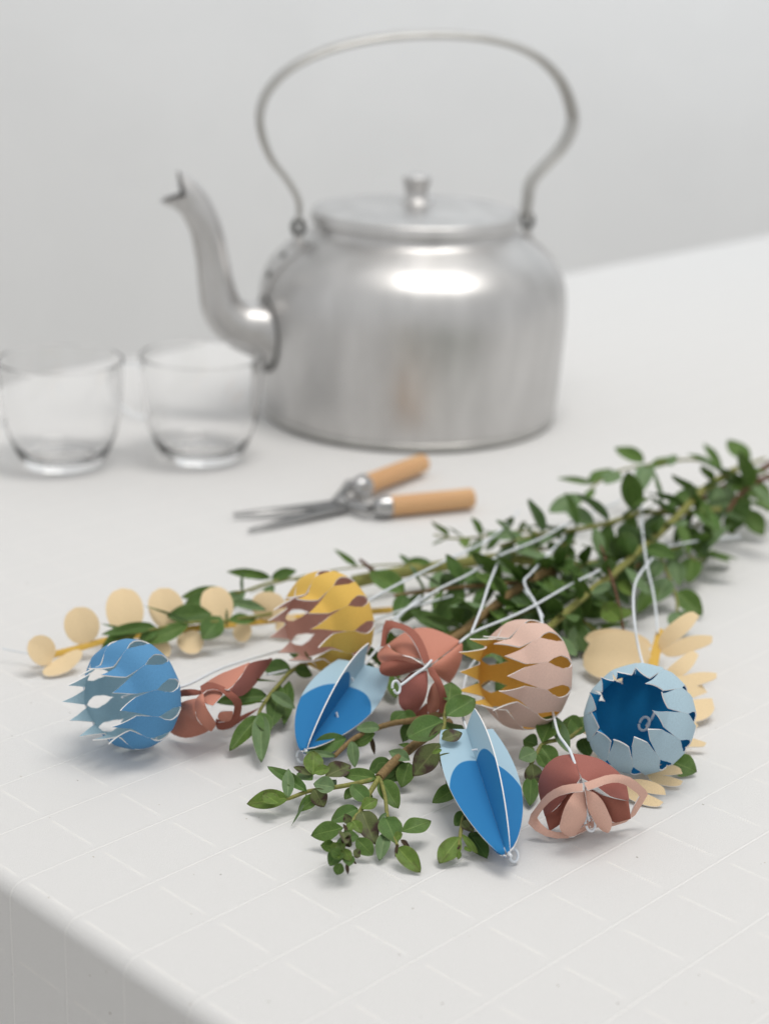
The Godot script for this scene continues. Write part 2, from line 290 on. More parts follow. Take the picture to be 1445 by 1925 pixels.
	leaf(t, V(28.8, 22, -687.8), V(43.5, 14, -685.2), 0.0101, 0, -41)
	leaf(t, V(26.4, 22, -673.6), V(34.7, 14, -674.1), 0.0088, 3, -50)
	leaf(t, V(27.2, 26, -670.5), V(22.9, 24, -670.7), 0.0023, 2, 42)
	leaf(t, V(27.5, 26, -685.2), V(33.2, 27, -686.4), 0.0031, 2, -38)
	t = thing("eucalyptus_branch", "eucalyptus twig in the gap between blue bud and right hand tulip flower", "eucalyptus", V(75.9, -0, -731.1), "eucalyptus branches in the bunch")
	stem(t, [V(99.9, 14, -728.9), V(92, 14, -720), V(85.1, 13, -712), V(79.4, 12, -711.7), V(73.2, 12, -707.3), V(70, 10, -700.7), V(67.2, 8, -694.3)], 0.0011, 0.0008, M.stem_green)
	leaf(t, V(92, 14, -719.7), V(82.2, 16, -720.5), 0.0107, 0, 40)
	leaf(t, V(86, 13, -713.4), V(94.5, 16, -727.8), 0.0089, 0, -16)
	leaf(t, V(72.8, 13, -706.8), V(79.5, 18, -724.6), 0.0111, 0, -10)
	leaf(t, V(78.8, 20, -720), V(84.7, 10, -704), 0.0066, 1, -17)
	leaf(t, V(69.9, 12, -699.6), V(61.8, 11, -693.8), 0.0078, 1, 30)
	leaf(t, V(72, 12, -705.6), V(79, 5, -697.4), 0.0096, 0, -27)
	leaf(t, V(70.6, 11, -699.5), V(74.3, 6, -695.6), 0.0052, 0, -29)
	leaf(t, V(67.6, 10, -692), V(68.7, 3, -685), 0.0082, 3, -9)
	leaf(t, V(67.7, 9, -697.8), V(64.3, 12, -704.3), 0.0070, 4, 21)
	leaf(t, V(67.4, 5, -690.2), V(65.5, 1, -669.3), 0.0072, 4, 0)
	leaf(t, V(71.4, 10, -710.4), V(65.2, 10, -714.8), 0.0080, 4, 35)
	leaf(t, V(92.2, 8, -722.4), V(95.5, 3, -714.7), 0.0080, 4, -19)
	t = thing("eucalyptus_branch", "eucalyptus tip with mottled leaves on the cloth beside the front blue bud", "eucalyptus", V(34.1, 0, -640.5), "eucalyptus branches in the bunch")
	stem(t, [V(42, 6, -674.7), V(38.6, 7, -659.6), V(36.5, 8, -647.8), V(34.7, 8, -632.8), V(33.9, 6, -625.8)], 0.0010, 0.0007, M.stem_green)
	leaf(t, V(35.6, 8, -672.7), V(23.8, 3, -666.1), 0.0077, 0, 32)
	leaf(t, V(34.7, 8, -689.9), V(31, 4, -677.8), 0.0060, 4, 9)
	leaf(t, V(37.8, 9, -647.4), V(32.6, 6, -641.7), 0.0065, 4, 23)
	leaf(t, V(35.4, 10, -638.6), V(40.1, 8, -632.5), 0.0050, 3, -24)
	leaf(t, V(34.1, 8, -629.1), V(25.9, 2, -618.3), 0.0089, 2, 20)
	leaf(t, V(35.1, 8, -631.5), V(41.6, 3, -624.7), 0.0029, 2, -26)
	leaf(t, V(34.2, 6, -621.4), V(33.4, 3, -619.8), 0.0021, 2, 16)
	leaf(t, V(39.6, 4, -637.6), V(45.3, 1, -624.3), 0.0076, 4, -17)
	leaf(t, V(35.7, 7, -621), V(39.1, 5, -625.1), 0.0030, 2, -32)
	leaf(t, V(34.4, 8, -622.4), V(33, 6.3, -622), 0.0012, 5, 41)
	leaf(t, V(36.9, 8, -650.6), V(41.9, 5, -670.7), 0.0058, 4, -9)
	leaf(t, V(38.6, 5, -638.4), V(43.3, 1, -633.9), 0.0073, 4, -27)
	t = thing("eucalyptus_branch", "single large eucalyptus leaf on its stalk under the pale blue bulb flower", "eucalyptus", V(136.9, 0, -713.8), "eucalyptus branches in the bunch")
	stem(t, [V(126, 5, -724.4), V(128.1, 5, -713.8), V(131.5, 4, -708.7)], 0.0007, 0.0006, M.stem_green)
	leaf(t, V(131.4, 4, -710.8), V(142.5, 1, -706), 0.0122, 0, -38)
	leaf(t, V(144.5, 3, -757.7), V(147.4, 2, -751.4), 0.0043, 0, -24)
	t = thing("paper_leaf_branch", "cream paper branch of round leaves on yellow strip at the far left", "paper flower", V(-133.8, 0, -840.3), "cream paper leaf branches")
	paper_strip(t, [V(-171.4, 4, -802.2), V(-153.3, 6, -811), V(-137.3, 8, -819.7), V(-112.9, 9, -829), V(-94.4, 10, -833.6), V(-73.2, 10, -841), V(-43.7, 9, -854.5), V(-10.4, 8, -867), V(6, 8, -871.3)], 0.0036, M.straw)
	paper_leaf(t, V(-161.8, 5, -799.3), V(-172.8, 16, -795.5), 0.0147, Vector3(0.15, 0.70, 0.70), 0.05, 0.0000, 0.50)
	paper_leaf(t, V(-147.4, 7, -815.8), V(-154.2, 24, -821.8), 0.0177, Vector3(0.13, 0.69, 0.71), 0.05, 0.0000, 0.50)
	paper_leaf(t, V(-128.3, 9, -822.9), V(-133.2, 28, -839.9), 0.0190, Vector3(0.11, 0.69, 0.72), 0.05, 0.0000, 0.50)
	paper_leaf(t, V(-106.2, 10, -829.9), V(-114.3, 28, -841.4), 0.0180, Vector3(0.10, 0.69, 0.72), 0.05, 0.0000, 0.50)
	paper_leaf(t, V(-81.2, 11, -838), V(-88.9, 26, -850.1), 0.0165, Vector3(0.07, 0.69, 0.72), 0.05, 0.0000, 0.50)
	paper_leaf(t, V(-59.8, 10, -846.4), V(-57.5, 24, -851.7), 0.0183, Vector3(0.05, 0.69, 0.73), 0.05, 0.0000, 0.50)
	paper_leaf(t, V(-159.5, 5, -800.8), V(-153, 1.5, -793.6), 0.0221, Vector3(0.14, 0.70, 0.70), 0.05, 0.0000, 0.50)
	paper_leaf(t, V(-122.3, 8, -822.3), V(-105.9, 2, -815.7), 0.0118, Vector3(0.10, 0.70, 0.71), 0.05, 0.0000, 0.50)
	paper_leaf(t, V(-100.9, 8, -830.9), V(-92.3, 2, -819.4), 0.0130, Vector3(0.08, 0.70, 0.71), 0.05, 0.0000, 0.50)
	paper_leaf(t, V(-75.6, 9, -837.5), V(-67.4, 4, -837.3), 0.0110, Vector3(0.06, 0.69, 0.72), 0.05, 0.0000, 0.50)
	paper_leaf(t, V(-54.5, 9, -849.2), V(-43.2, 3, -847.2), 0.0128, Vector3(0.04, 0.69, 0.72), 0.05, 0.0000, 0.50)
	wire(t, [V(-170.6, 5, -803.9), V(-179.3, 5, -807.3), V(-189.2, 6, -808.9)], "wire_tip", 0.0004)
	wire(t, [V(5.9, 9, -868.8), V(23.3, 14, -866.1), V(45.6, 22, -868.3), V(69.7, 26, -898.3)])
	t = thing("paper_leaf_branch", "cream paper branch of slit leaves behind the pale blue bulb flower", "paper flower", V(129.4, 0, -774.8), "cream paper leaf branches")
	paper_strip(t, [V(143.8, 16, -835.6), V(140.4, 15, -822.3), V(135.4, 14, -800.8), V(129.9, 10, -771.5), V(123.4, 6, -733.1), V(118.5, 4, -699.6)], 0.0046, M.straw)
	paper_leaf(t, V(136.6, 14, -817.6), V(103.9, 12, -830.1), 0.0103, Vector3(-0.10, 0.69, 0.71), 0.12, 0.0000, 0.50)
	paper_leaf(t, V(134.6, 11, -801.1), V(102.4, 8, -817.4), 0.0266, Vector3(-0.10, 0.70, 0.71), 0.10, 0.0000, 0.50)
	paper_leaf(t, V(140.1, 13, -813.4), V(162.4, 26, -816.5), 0.0176, Vector3(-0.13, 0.69, 0.71), 0.10, 0.0070, 0.50)
	paper_leaf(t, V(136.7, 9, -777.2), V(158.8, 18, -787), 0.0150, Vector3(-0.13, 0.70, 0.70), 0.10, 0.0070, 0.50)
	paper_leaf(t, V(132.2, 7, -760.1), V(158.4, 8, -773), 0.0244, Vector3(-0.13, 0.71, 0.69), 0.02, 0.0020, 0.50)
	paper_leaf(t, V(126.7, 5, -729.8), V(149.1, 5, -735.8), 0.0108, Vector3(-0.13, 0.72, 0.68), 0.05, 0.0050, 0.50)
	paper_leaf(t, V(118.8, 4, -697.1), V(134.5, 3, -696.5), 0.0098, Vector3(-0.12, 0.73, 0.67), 0.03, 0.0020, 0.50)
	paper_leaf(t, V(106.7, 4, -683.9), V(124.1, 2, -678.1), 0.0110, Vector3(-0.11, 0.73, 0.67), 0.03, 0.0020, 0.50)
	paper_leaf(t, V(118.6, 5, -723.9), V(91.1, 6, -728.2), 0.0121, Vector3(-0.10, 0.72, 0.69), 0.05, 0.0020, 0.50)
	wire(t, [V(140.7, 17, -828), V(142.6, 24, -862), V(141.8, 32, -888.4), V(146.3, 34, -943.8), V(155.7, 30, -1019.8), V(159.9, 26, -1081.8)])
	t = protea("yellow paper bulb flower with dusty pink inside", V(-25.8, 32, -794.2), Vector3(-0.657, 0.042, 0.753), 0.10, 0.98, 16.5, M.yellow, M.blush_in, 3)
	wire(t, [V(-29.7, 32.2, -789.7), V(-17.4, 31.5, -803.8), V(-7.3, 34, -817.3), V(11.3, 36, -841.7), V(36.8, 36, -878.5), V(60.8, 30, -929.4), V(81.1, 20, -1007)])
	t = protea("blush pink paper bulb flower with golden inside", V(65.6, 34, -733.1), Vector3(-0.794, 0.253, 0.553), 0.20, 0.98, 17.0, M.blush, M.gold, 4)
	wire(t, [V(60.9, 35.5, -729.8), V(75.8, 30.8, -740.1), V(76.9, 40, -774.8), V(77.3, 34, -816.9), V(73.9, 28, -853.8)])
	t = protea("blue paper bulb flower with grey blue inside at the front left", V(-110.6, 25.5, -717.8), Vector3(-0.587, 0.103, 0.803), 0.35, 0.97, 16.5, M.blue, M.blue_in, 5)
	wire(t, [V(-114.1, 26.1, -713), V(-103.1, 24.2, -727.9), V(-89.6, 22, -735.5), V(-74.7, 16, -771.2), V(-51.6, 10, -806), V(-25.8, 10, -824.9), V(6.3, 20, -837.3), V(36.8, 22, -858.4)])
	t = protea("pale blue paper bulb flower with deep blue inside at the right", V(115.2, 26, -707), Vector3(-0.387, 0.612, 0.690), 0.00, 0.97, 15.5, M.pale_blue, M.deep_blue, 6)
	wire(t, [V(120, 18.3, -715.7), V(124.4, 25.3, -723.6), V(123.9, 28, -773), V(122.3, 40, -791.8), V(130.6, 36, -849.3), V(147.6, 28, -907.9), V(164.4, 20, -959.3)])
	wire_loop(t, V(118.6, 20.5, -713.2), Vector3(-0.39, 0.61, 0.69), 0.0032)
	t = bud("two tone blue paper bud lying below the yellow bulb flower", V(-7.6, 21, -767.9), V(-32.4, 9, -699.4), 0.0175, 1.70)
	wire(t, [V(-7.6, 21, -767.9), V(1.2, 24, -790.6), V(7.6, 24, -818.3), V(19.9, 26, -846.9)])
	wire(t, [V(-31, 9.7, -703.2), V(-31.4, 9.3, -698.1)], "wire_end")
	wire_loop(t, V(-33.8, 3, -706.1), Vector3(0.20, 0.50, 0.85), 0.0026)
	t = bud("two tone blue paper bud pointing at the viewer in the front row", V(38.6, 24, -694.7), V(52.3, 9, -614.2), 0.0155, 1.70)
	wire(t, [V(38.6, 24, -694.7), V(37.5, 22, -721.6), V(42.3, 18, -772.1), V(57.4, 16, -817.1)])
	wire(t, [V(51.6, 9.7, -618.1), V(54, 9.2, -612.8)], "wire_end")
	wire_loop(t, V(55.7, 3, -624.5), Vector3(0.20, 0.50, 0.85), 0.0026)
	t = thing("paper_tulip", "rose paper tulip with pale pink frame and petals at the front right", "paper flower", V(87.7, 0, -652.6), "terracotta paper tulip flowers")
	card("petal", loft([V(79.8, 34, -653.7), V(81.1, 33, -646.3), V(82.3, 31, -640.5), V(81.7, 30, -638.4), V(78, 22, -642.3), V(75.1, 14, -646.8), V(70.8, 6, -652.4)], [V(79.8, 34, -653.7), V(74.4, 30, -658.8), V(69.8, 25, -659.1), V(67.8, 19, -658.6), V(68, 14, -657.5), V(69.5, 9, -655.7), V(70.6, 6, -652.4)], Vector3(-0.0003, 0.0014, 0.0026)), t, M.rose, M.rose)
	card("petal", loft([V(80.1, 34, -654.3), V(81.3, 33, -646.3), V(82.7, 31, -638.9), V(85.3, 30, -637.8), V(90.3, 26, -640.2), V(95.2, 22, -641), V(104.2, 15, -651.3)], [V(80.1, 34, -654.3), V(86.3, 32, -657), V(92.3, 30, -657.7), V(97.4, 27, -657), V(100.9, 24, -656.5), V(103.4, 20, -655.7), V(104.5, 15, -651.9)], Vector3(-0.0004, 0.0014, 0.0026)), t, M.rose, M.rose)
	card("petal", loft([V(83, 27, -642.6), V(80.5, 22, -644.8), V(78.7, 17, -650.9), V(76.1, 9, -654.9), V(70.8, 5, -653.5)], [V(84.2, 22, -648.2), V(81.8, 14, -653.6), V(79.3, 8, -655), V(77.2, 4, -651.1), V(71.8, 3, -644.9)], Vector3(-0.0002, 0.0009, 0.0018)), t, M.rust, M.rust)
	card("petal", loft([V(84.6, 27, -640.4), V(89.6, 22, -645.4), V(93.8, 19, -647.2), V(100.6, 15, -651.7), V(104.7, 13, -654.1)], [V(85.4, 22, -645.1), V(91.1, 14, -654.1), V(95.2, 9, -654.1), V(98.4, 5, -651), V(105.7, 8, -648.7)], Vector3(-0.0003, 0.0009, 0.0018)), t, M.rust, M.rust)
	card("petal", loft([V(83.3, 26, -639.8), V(79.8, 24, -638.6), V(76.3, 20, -634.6), V(75.2, 13, -636.2), V(74.8, 10, -635.9), V(76.9, 6, -638.4), V(80, 3.5, -640.5)], [V(84.3, 24, -641.3), V(85.1, 21, -640.7), V(85.5, 18, -640), V(85.7, 15, -639.3), V(85.8, 11, -641.3), V(84.2, 7, -642.3), V(82, 3, -642)], Vector3(-0.0003, 0.0012, 0.0022)), t, M.skin_pink, M.skin_pink)
	card("petal", loft([V(84.7, 26, -639.9), V(85.4, 22, -638.8), V(86.2, 18, -638.5), V(88.2, 13, -640.9), V(90.2, 9, -642.5), V(93.2, 5, -643.7), V(95.6, 4, -643.9)], [V(85.4, 26, -637.9), V(88.8, 24, -639.2), V(92.2, 20, -639.8), V(95, 14, -641.8), V(97, 9, -643.7), V(96.6, 6, -643.3), V(96, 4, -643.9)], Vector3(-0.0003, 0.0012, 0.0022)), t, M.skin_pink, M.skin_pink)
	card("petal", loft([V(88.2, 8, -660.3), V(84.9, 4, -655.5), V(82.4, 2, -651.2), V(78.9, 1.5, -646.5), V(75.6, 1.5, -643)], [V(89.5, 8, -655.6), V(89.3, 5, -653.2), V(89.4, 3, -651.4), V(87.1, 2, -648.4), V(81.7, 1.5, -643.6)], Vector3(-0.0001, 0.0005, 0.0009)), t, M.skin_pink, M.skin_pink)
	card("petal", loft([V(89.9, 8, -657.2), V(91.3, 5, -654.1), V(93.7, 3, -654), V(97.4, 3, -653), V(102.1, 5, -651.6)], [V(89.5, 8, -655.6), V(89.3, 5, -653.2), V(89.6, 2.5, -651.1), V(93.5, 2, -651.9), V(99.3, 2.5, -652.5)], Vector3(-0.0001, 0.0005, 0.0009)), t, M.skin_pink, M.skin_pink)
	card("frame", loft([V(82.8, 31, -634.3), V(79.2, 30, -635.5), V(75.4, 28, -637.7), V(72, 25, -639.8), V(68.8, 20, -643.1), V(65.9, 14, -645), V(63.2, 8, -646.5), V(63.2, 6, -644.3), V(66.3, 4, -642.6), V(70.1, 2.5, -641.8), V(75.5, 1.5, -642), V(80.2, 1.2, -643.5), V(85.1, 1.2, -647.2), V(89.4, 1.5, -651.7)], [V(82.7, 29, -631.3), V(79.7, 28, -632.5), V(76.4, 26, -634.6), V(73.8, 23, -637.9), V(71, 19, -641), V(68.5, 14, -643.9), V(66.3, 8, -646.5), V(66.6, 7, -646.3), V(69.4, 5.5, -644.7), V(72, 4, -643.1), V(76.2, 3.5, -643.3), V(80.5, 3.5, -644.5), V(85, 3.5, -647.9), V(88.2, 5, -650)], Vector3(-0.0000, 0.0002, 0.0003)), t, M.skin_pink, M.skin_pink)
	card("frame", loft([V(83.3, 31, -634.7), V(87.2, 32, -635.7), V(92.1, 32, -639.5), V(98.4, 30, -645.1), V(104, 27, -648.5), V(109.2, 21, -653.3), V(113.3, 15, -659.2), V(112.9, 13, -659.7), V(110.7, 9, -658.1), V(107.4, 4, -656.9), V(102.6, 2.5, -654.5), V(97.5, 2, -652.7), V(93.7, 1.5, -652.6), V(89.7, 1.5, -651.9)], [V(84.7, 29, -632.1), V(88.1, 30, -632.9), V(91.8, 30, -635.9), V(97.1, 28, -641.9), V(101.5, 25, -646), V(106.5, 19, -652.1), V(109.5, 15, -656.2), V(108.2, 12, -655.8), V(106.7, 8, -655.9), V(106, 6, -655.4), V(101.5, 4.5, -652.7), V(96.9, 4, -652.2), V(93.9, 4, -652.8), V(89.9, 5, -651.5)], Vector3(-0.0001, 0.0002, 0.0004)), t, M.skin_pink, M.skin_pink)
	wire(t, [V(83, 28, -639.9), V(79.6, 35, -652.1), V(78.6, 33, -664.5), V(77.5, 28, -685.1), V(78.3, 22, -716.1), V(79.3, 18, -756.4)])
	wire(t, [V(84.3, 22, -645.1), V(85.3, 18, -641.6), V(86.9, 12, -642.6), V(87.9, 9, -644.3)], "wire_end")
	wire_loop(t, V(88.1, 8, -643.4), Vector3(0.2, 0.5, 0.8), 0.0030)
	t = thing("paper_tulip", "terracotta paper tulip in the middle between yellow and blush bulb flowers", "paper flower", V(20, 0, -773.2), "terracotta paper tulip flowers")
	card("petal", loft([V(37.6, 36, -763.7), V(32, 36, -753.3), V(26.3, 36, -742.7), V(22.1, 36, -735.7), V(16.7, 38, -739), V(10, 36, -746.5), V(3.5, 32, -766.6)], [V(37.6, 36, -764.2), V(30.9, 37, -770.2), V(24, 38, -774), V(18.4, 38, -774.5), V(13.5, 37, -773.4), V(8, 35, -769.6), V(3.5, 32, -767.1)], Vector3(-0.0001, 0.0016, 0.0037)), t, M.terracotta, M.terracotta)
	card("petal", loft([V(37.7, 36, -762.4), V(32.3, 36, -751.9), V(26.9, 36, -741.7), V(23.1, 36, -734.4), V(24.9, 33, -736), V(28.7, 26, -743.7), V(32.6, 20, -752.3)], [V(38.1, 36, -761.6), V(38.2, 33, -759), V(37.5, 29, -756.1), V(36.2, 26, -754.3), V(34.4, 23, -752.4), V(33.2, 21, -752.6), V(32.9, 20, -752.3)], Vector3(-0.0001, 0.0012, 0.0027)), t, M.terracotta, M.terracotta)
	card("petal", loft([V(3.5, 36, -759), V(0.4, 34, -757.3), V(-1.1, 33, -752.6), V(-0.4, 32, -749), V(0.8, 32, -745.7)], [V(3.8, 38, -752.6), V(5.9, 39, -744.4), V(9.9, 40, -737.3), V(13.9, 40, -735.1), V(18.7, 38, -733.4)], Vector3(-0.0000, 0.0008, 0.0018)), t, M.terracotta, M.terracotta)
	card("petal", loft([V(0.8, 33, -743.2), V(-0.1, 32, -738.1), V(1.5, 30, -737.4), V(6.9, 28, -740.6), V(13, 28, -744.7)], [V(1.3, 33, -743.6), V(7.3, 36, -740.2), V(13.3, 38, -737.5), V(18.3, 38, -733.8), V(20.4, 36, -734.7)], Vector3(-0.0000, 0.0008, 0.0018)), t, M.rust, M.rust)
	card("petal", loft([V(7, 22, -752.7), V(9.2, 20, -753.9), V(11.2, 22, -749.7), V(14.5, 26, -749.3)], [V(13.4, 16, -753.1), V(14.7, 20, -751), V(17.3, 24, -749), V(19.7, 30, -744.1)], Vector3(-0.0000, 0.0004, 0.0009)), t, M.rust, M.rust)
	card("frame", loft([V(-0.1, 37, -752.9), V(0.2, 40, -755.4), V(1, 43, -760.8), V(2.1, 46, -763), V(3.6, 46, -763.8), V(8.3, 46, -760.6), V(13.1, 46, -756.3), V(16.6, 45, -751.9), V(19.3, 43, -746.4), V(21.3, 41, -739.2), V(22.6, 38, -734.8)], [V(2.2, 37, -754.3), V(2.6, 40, -757.4), V(3.8, 43, -757.4), V(5.2, 45, -756.3), V(7, 45, -756.4), V(9.7, 45, -754.5), V(12.5, 45, -749.8), V(14.8, 44, -744.5), V(16.9, 42, -740), V(18.3, 40, -736.2), V(19.7, 38, -732.3)], Vector3(-0.0000, 0.0001, 0.0003)), t, M.rust, M.rust)
	card("petal", loft([V(21.2, 33, -735.8), V(16.9, 32, -735.7), V(12.9, 29, -736.2), V(10, 25, -737.2), V(9.2, 21, -735.4), V(10, 17, -731.3), V(15.6, 13, -731.1)], [V(21.4, 33, -735), V(21.8, 31, -730.5), V(21.8, 28, -727.4), V(21.1, 24, -726.6), V(19.6, 19, -729.3), V(17.8, 15, -731.4), V(16, 13, -731.1)], Vector3(-0.0001, 0.0013, 0.0027)), t, M.rose, M.rose)
	card("petal", loft([V(26.1, 33, -726.4), V(23.9, 29, -729.4), V(22.8, 25, -730.9), V(22.1, 20, -732.1), V(22.5, 16, -731.2), V(23.2, 14, -731.1)], [V(26.4, 33, -724.8), V(27.6, 29, -727.3), V(28.3, 25, -728.1), V(28.3, 21, -728.8), V(27.1, 17, -729.4), V(24.2, 14, -731.2)], Vector3(-0.0001, 0.0008, 0.0018)), t, M.terracotta, M.terracotta)
	card("frame", loft([V(21.5, 36, -732.3), V(22.4, 34, -730.3), V(24.7, 33, -724.7), V(26.4, 30, -721.8), V(27.3, 25, -721.7), V(26.9, 18, -724.2)], [V(24.1, 36, -734.5), V(26, 35, -728.4), V(28, 34, -722.7), V(29.7, 30, -720.5), V(30.6, 25, -721.9), V(29.8, 18, -724.4)], Vector3(-0.0000, 0.0002, 0.0005)), t, M.rust, M.rust)
	card("petal", loft([V(15.7, 12, -732.6), V(17.7, 9, -734.7), V(19.7, 6, -737.9)], [V(21.8, 17, -736.1), V(22.4, 13, -736), V(22.6, 8, -738.7)], Vector3(-0.0000, 0.0004, 0.0009)), t, M.rust, M.rust)
	wire(t, [V(23.2, 40, -732), V(19.8, 40, -723.2), V(15.9, 38, -720.9), V(11.3, 36, -716.3), V(8.8, 35, -714.3)], "wire_end")
	wire_loop(t, V(7.3, 35, -713), Vector3(0.6, 0.3, 0.7), 0.0028)
	wire(t, [V(36.9, 37, -760.9), V(45.6, 36, -778), V(69.9, 38, -800.8), V(99, 36, -846.7), V(133.5, 30, -901.3), V(169.6, 24, -945), V(212, 14, -989.5)])
	wire(t, [V(42.7, 37, -771.5), V(48.9, 40, -799.7), V(53.6, 40, -828.9), V(60.2, 38, -867)], "wire_twist")
	t = thing("paper_tulip", "terracotta paper tulip lying behind the blue bulb flower at left", "paper flower", V(-76.4, 0, -737.5), "terracotta paper tulip flowers")
	card("petal", loft([V(-79.2, 22, -740.7), V(-73.2, 26, -740.8), V(-67.7, 28, -742.2), V(-60.6, 28, -750.6)], [V(-77.5, 24, -735.9), V(-72.7, 28, -724.4), V(-67.1, 30, -715.6), V(-63.2, 29, -733.1), V(-60.6, 28, -750.3)], Vector3(0.0001, 0.0006, 0.0014)), t, M.terracotta, M.terracotta)
	card("petal", loft([V(-66.9, 30, -715.6), V(-63.2, 29, -732.9), V(-60.6, 28, -750.1), V(-52.1, 20, -775.2)], [V(-66.5, 29, -717), V(-63.4, 20, -730.6), V(-59, 16, -750.4), V(-55.1, 14, -773.7), V(-51.9, 19, -776)], Vector3(0.0001, 0.0008, 0.0018)), t, M.rose, M.rose)
	card("petal", loft([V(-82, 22, -729.4), V(-79.3, 24, -717.4), V(-75.4, 26, -708.3), V(-73.1, 26, -706.8)], [V(-78.8, 22, -740.3), V(-73.7, 26, -727.4), V(-70, 27, -719.3), V(-70, 27, -715)], Vector3(0.0001, 0.0004, 0.0009)), t, M.terracotta, M.terracotta)
	card("frame", loft([V(-92, 20, -726.4), V(-91.2, 23, -725.7), V(-88.9, 25, -725.1), V(-86.1, 26, -723.7), V(-83.6, 26, -723.7), V(-80, 26, -722.4)], [V(-92, 17, -727.3), V(-90.6, 20, -726.5), V(-89, 22, -724.5), V(-86.1, 23, -723.2), V(-83, 24, -721.6), V(-79.5, 25, -721.3)], Vector3(0.0000, 0.0001, 0.0003)), t, M.rust, M.rust)
	card("frame", loft([V(-80.6, 27, -724.7), V(-77.2, 29, -725.4), V(-71.6, 30, -720.5), V(-66.1, 29, -716.8), V(-62.5, 25, -718.2), V(-61.6, 21, -721.3), V(-62.9, 12, -725.3), V(-65.1, 8, -725.9), V(-68.6, 5, -727.6), V(-73.5, 4, -729.8)], [V(-78.7, 27, -717), V(-76.5, 28, -719.3), V(-72, 29, -717.6), V(-68.8, 28, -714.7), V(-65.8, 25, -715.4), V(-64.9, 20, -720.2), V(-65.8, 14, -724.7), V(-66.9, 11, -725.4), V(-70, 9, -726.7), V(-72.9, 8, -727.7)], Vector3(0.0000, 0.0002, 0.0004)), t, M.rust, M.rust)
	card("petal", loft([V(-81.5, 25, -716), V(-86.8, 22, -719.5), V(-91.8, 17, -724.7), V(-94.4, 10, -729.9), V(-96.6, 3, -729)], [V(-80.5, 25, -715.2), V(-81.6, 21, -711.8), V(-79.8, 14, -714.9), V(-76.6, 7, -723), V(-78.7, 4, -725.2), V(-84.5, 2, -724.2), V(-88.7, 1.5, -724.7), V(-93, 2, -726.7)], Vector3(0.0004, 0.0017, 0.0036)), t, M.rust, M.terracotta)
	card("petal", loft([V(-78.8, 28, -715), V(-81.3, 26, -713), V(-81.2, 22, -711.4), V(-80.4, 16, -714), V(-78.3, 11, -717.7), V(-75.7, 7, -720.9)], [V(-78.2, 28, -714.4), V(-76.8, 27, -707.8), V(-75.5, 23, -708.8), V(-73.5, 15, -715.8), V(-73.4, 10, -721.2), V(-75.3, 7, -721)], Vector3(0.0002, 0.0009, 0.0018)), t, M.terracotta, M.terracotta)
	card("petal", loft([V(-65.4, 19, -717.2), V(-69.6, 20, -714.6), V(-71.4, 18, -716.3), V(-72.2, 15, -718.8)], [V(-65.3, 17, -718), V(-66.5, 13, -721.3), V(-68.6, 11, -723.2), V(-71.4, 12, -721.8)], Vector3(0.0001, 0.0004, 0.0009)), t, M.terracotta, M.terracotta)
	card("petal", loft([V(-74.5, 7, -730.7), V(-73.3, 3.5, -730.4), V(-68.9, 3.5, -730.3), V(-64.6, 5, -733)], [V(-74.4, 7, -733.3), V(-69.7, 7, -731), V(-66.6, 8, -731.7), V(-54.7, 9, -743.5)], Vector3(0.0001, 0.0004, 0.0009)), t, M.rust, M.rust)
	wire(t, [V(-53.2, 16, -764.6), V(-39.9, 10, -787.3), V(-19.7, 10, -805), V(1.1, 14, -831.4)])
	t = thing("wire", "white wire crossing the leaves from the lilac gap towards the upper right", "wire", V(5.3, 0, -876.5))
	wire(t, [V(4.9, 30, -803.5), V(27.6, 34, -834.7), V(44.4, 36, -853.7), V(61.1, 36, -882.2), V(85, 34, -916), V(112, 30, -966.1), V(143.4, 24, -1019.2)])
	t = thing("wire", "white wire end lying across the far leaves above the blush bulb flower", "wire", V(87.7, 0, -886.8))
	wire(t, [V(78.9, 36, -798.1), V(76.2, 36, -819), V(72.8, 36, -844.5), V(78.5, 34, -865.7), V(102.7, 26, -944.3)])


func V(x: float, y: float, z: float) -> Vector3:
	return Vector3(x * 0.001, TOP + y * 0.001, z * 0.001)


# ---------------------------------------------------------------- naming

func thing(called: String, label: String, category: String, at: Vector3, group := "") -> Node3D:
	var o := Node3D.new()
	o.name = called
	add_child(o, true)
	o.position = at
	org = at
	o.set_meta("label", label)
	o.set_meta("category", category)
	if group:
		o.set_meta("group", group)
	return o


func part(called: String, mesh: Mesh, parent: Node3D, mat: Material = null) -> MeshInstance3D:
	var o := MeshInstance3D.new()
	o.name = called
	o.mesh = mesh
	if mat:
		o.material_override = mat
	parent.add_child(o, true)
	return o


# ---------------------------------------------------------------- mesh building

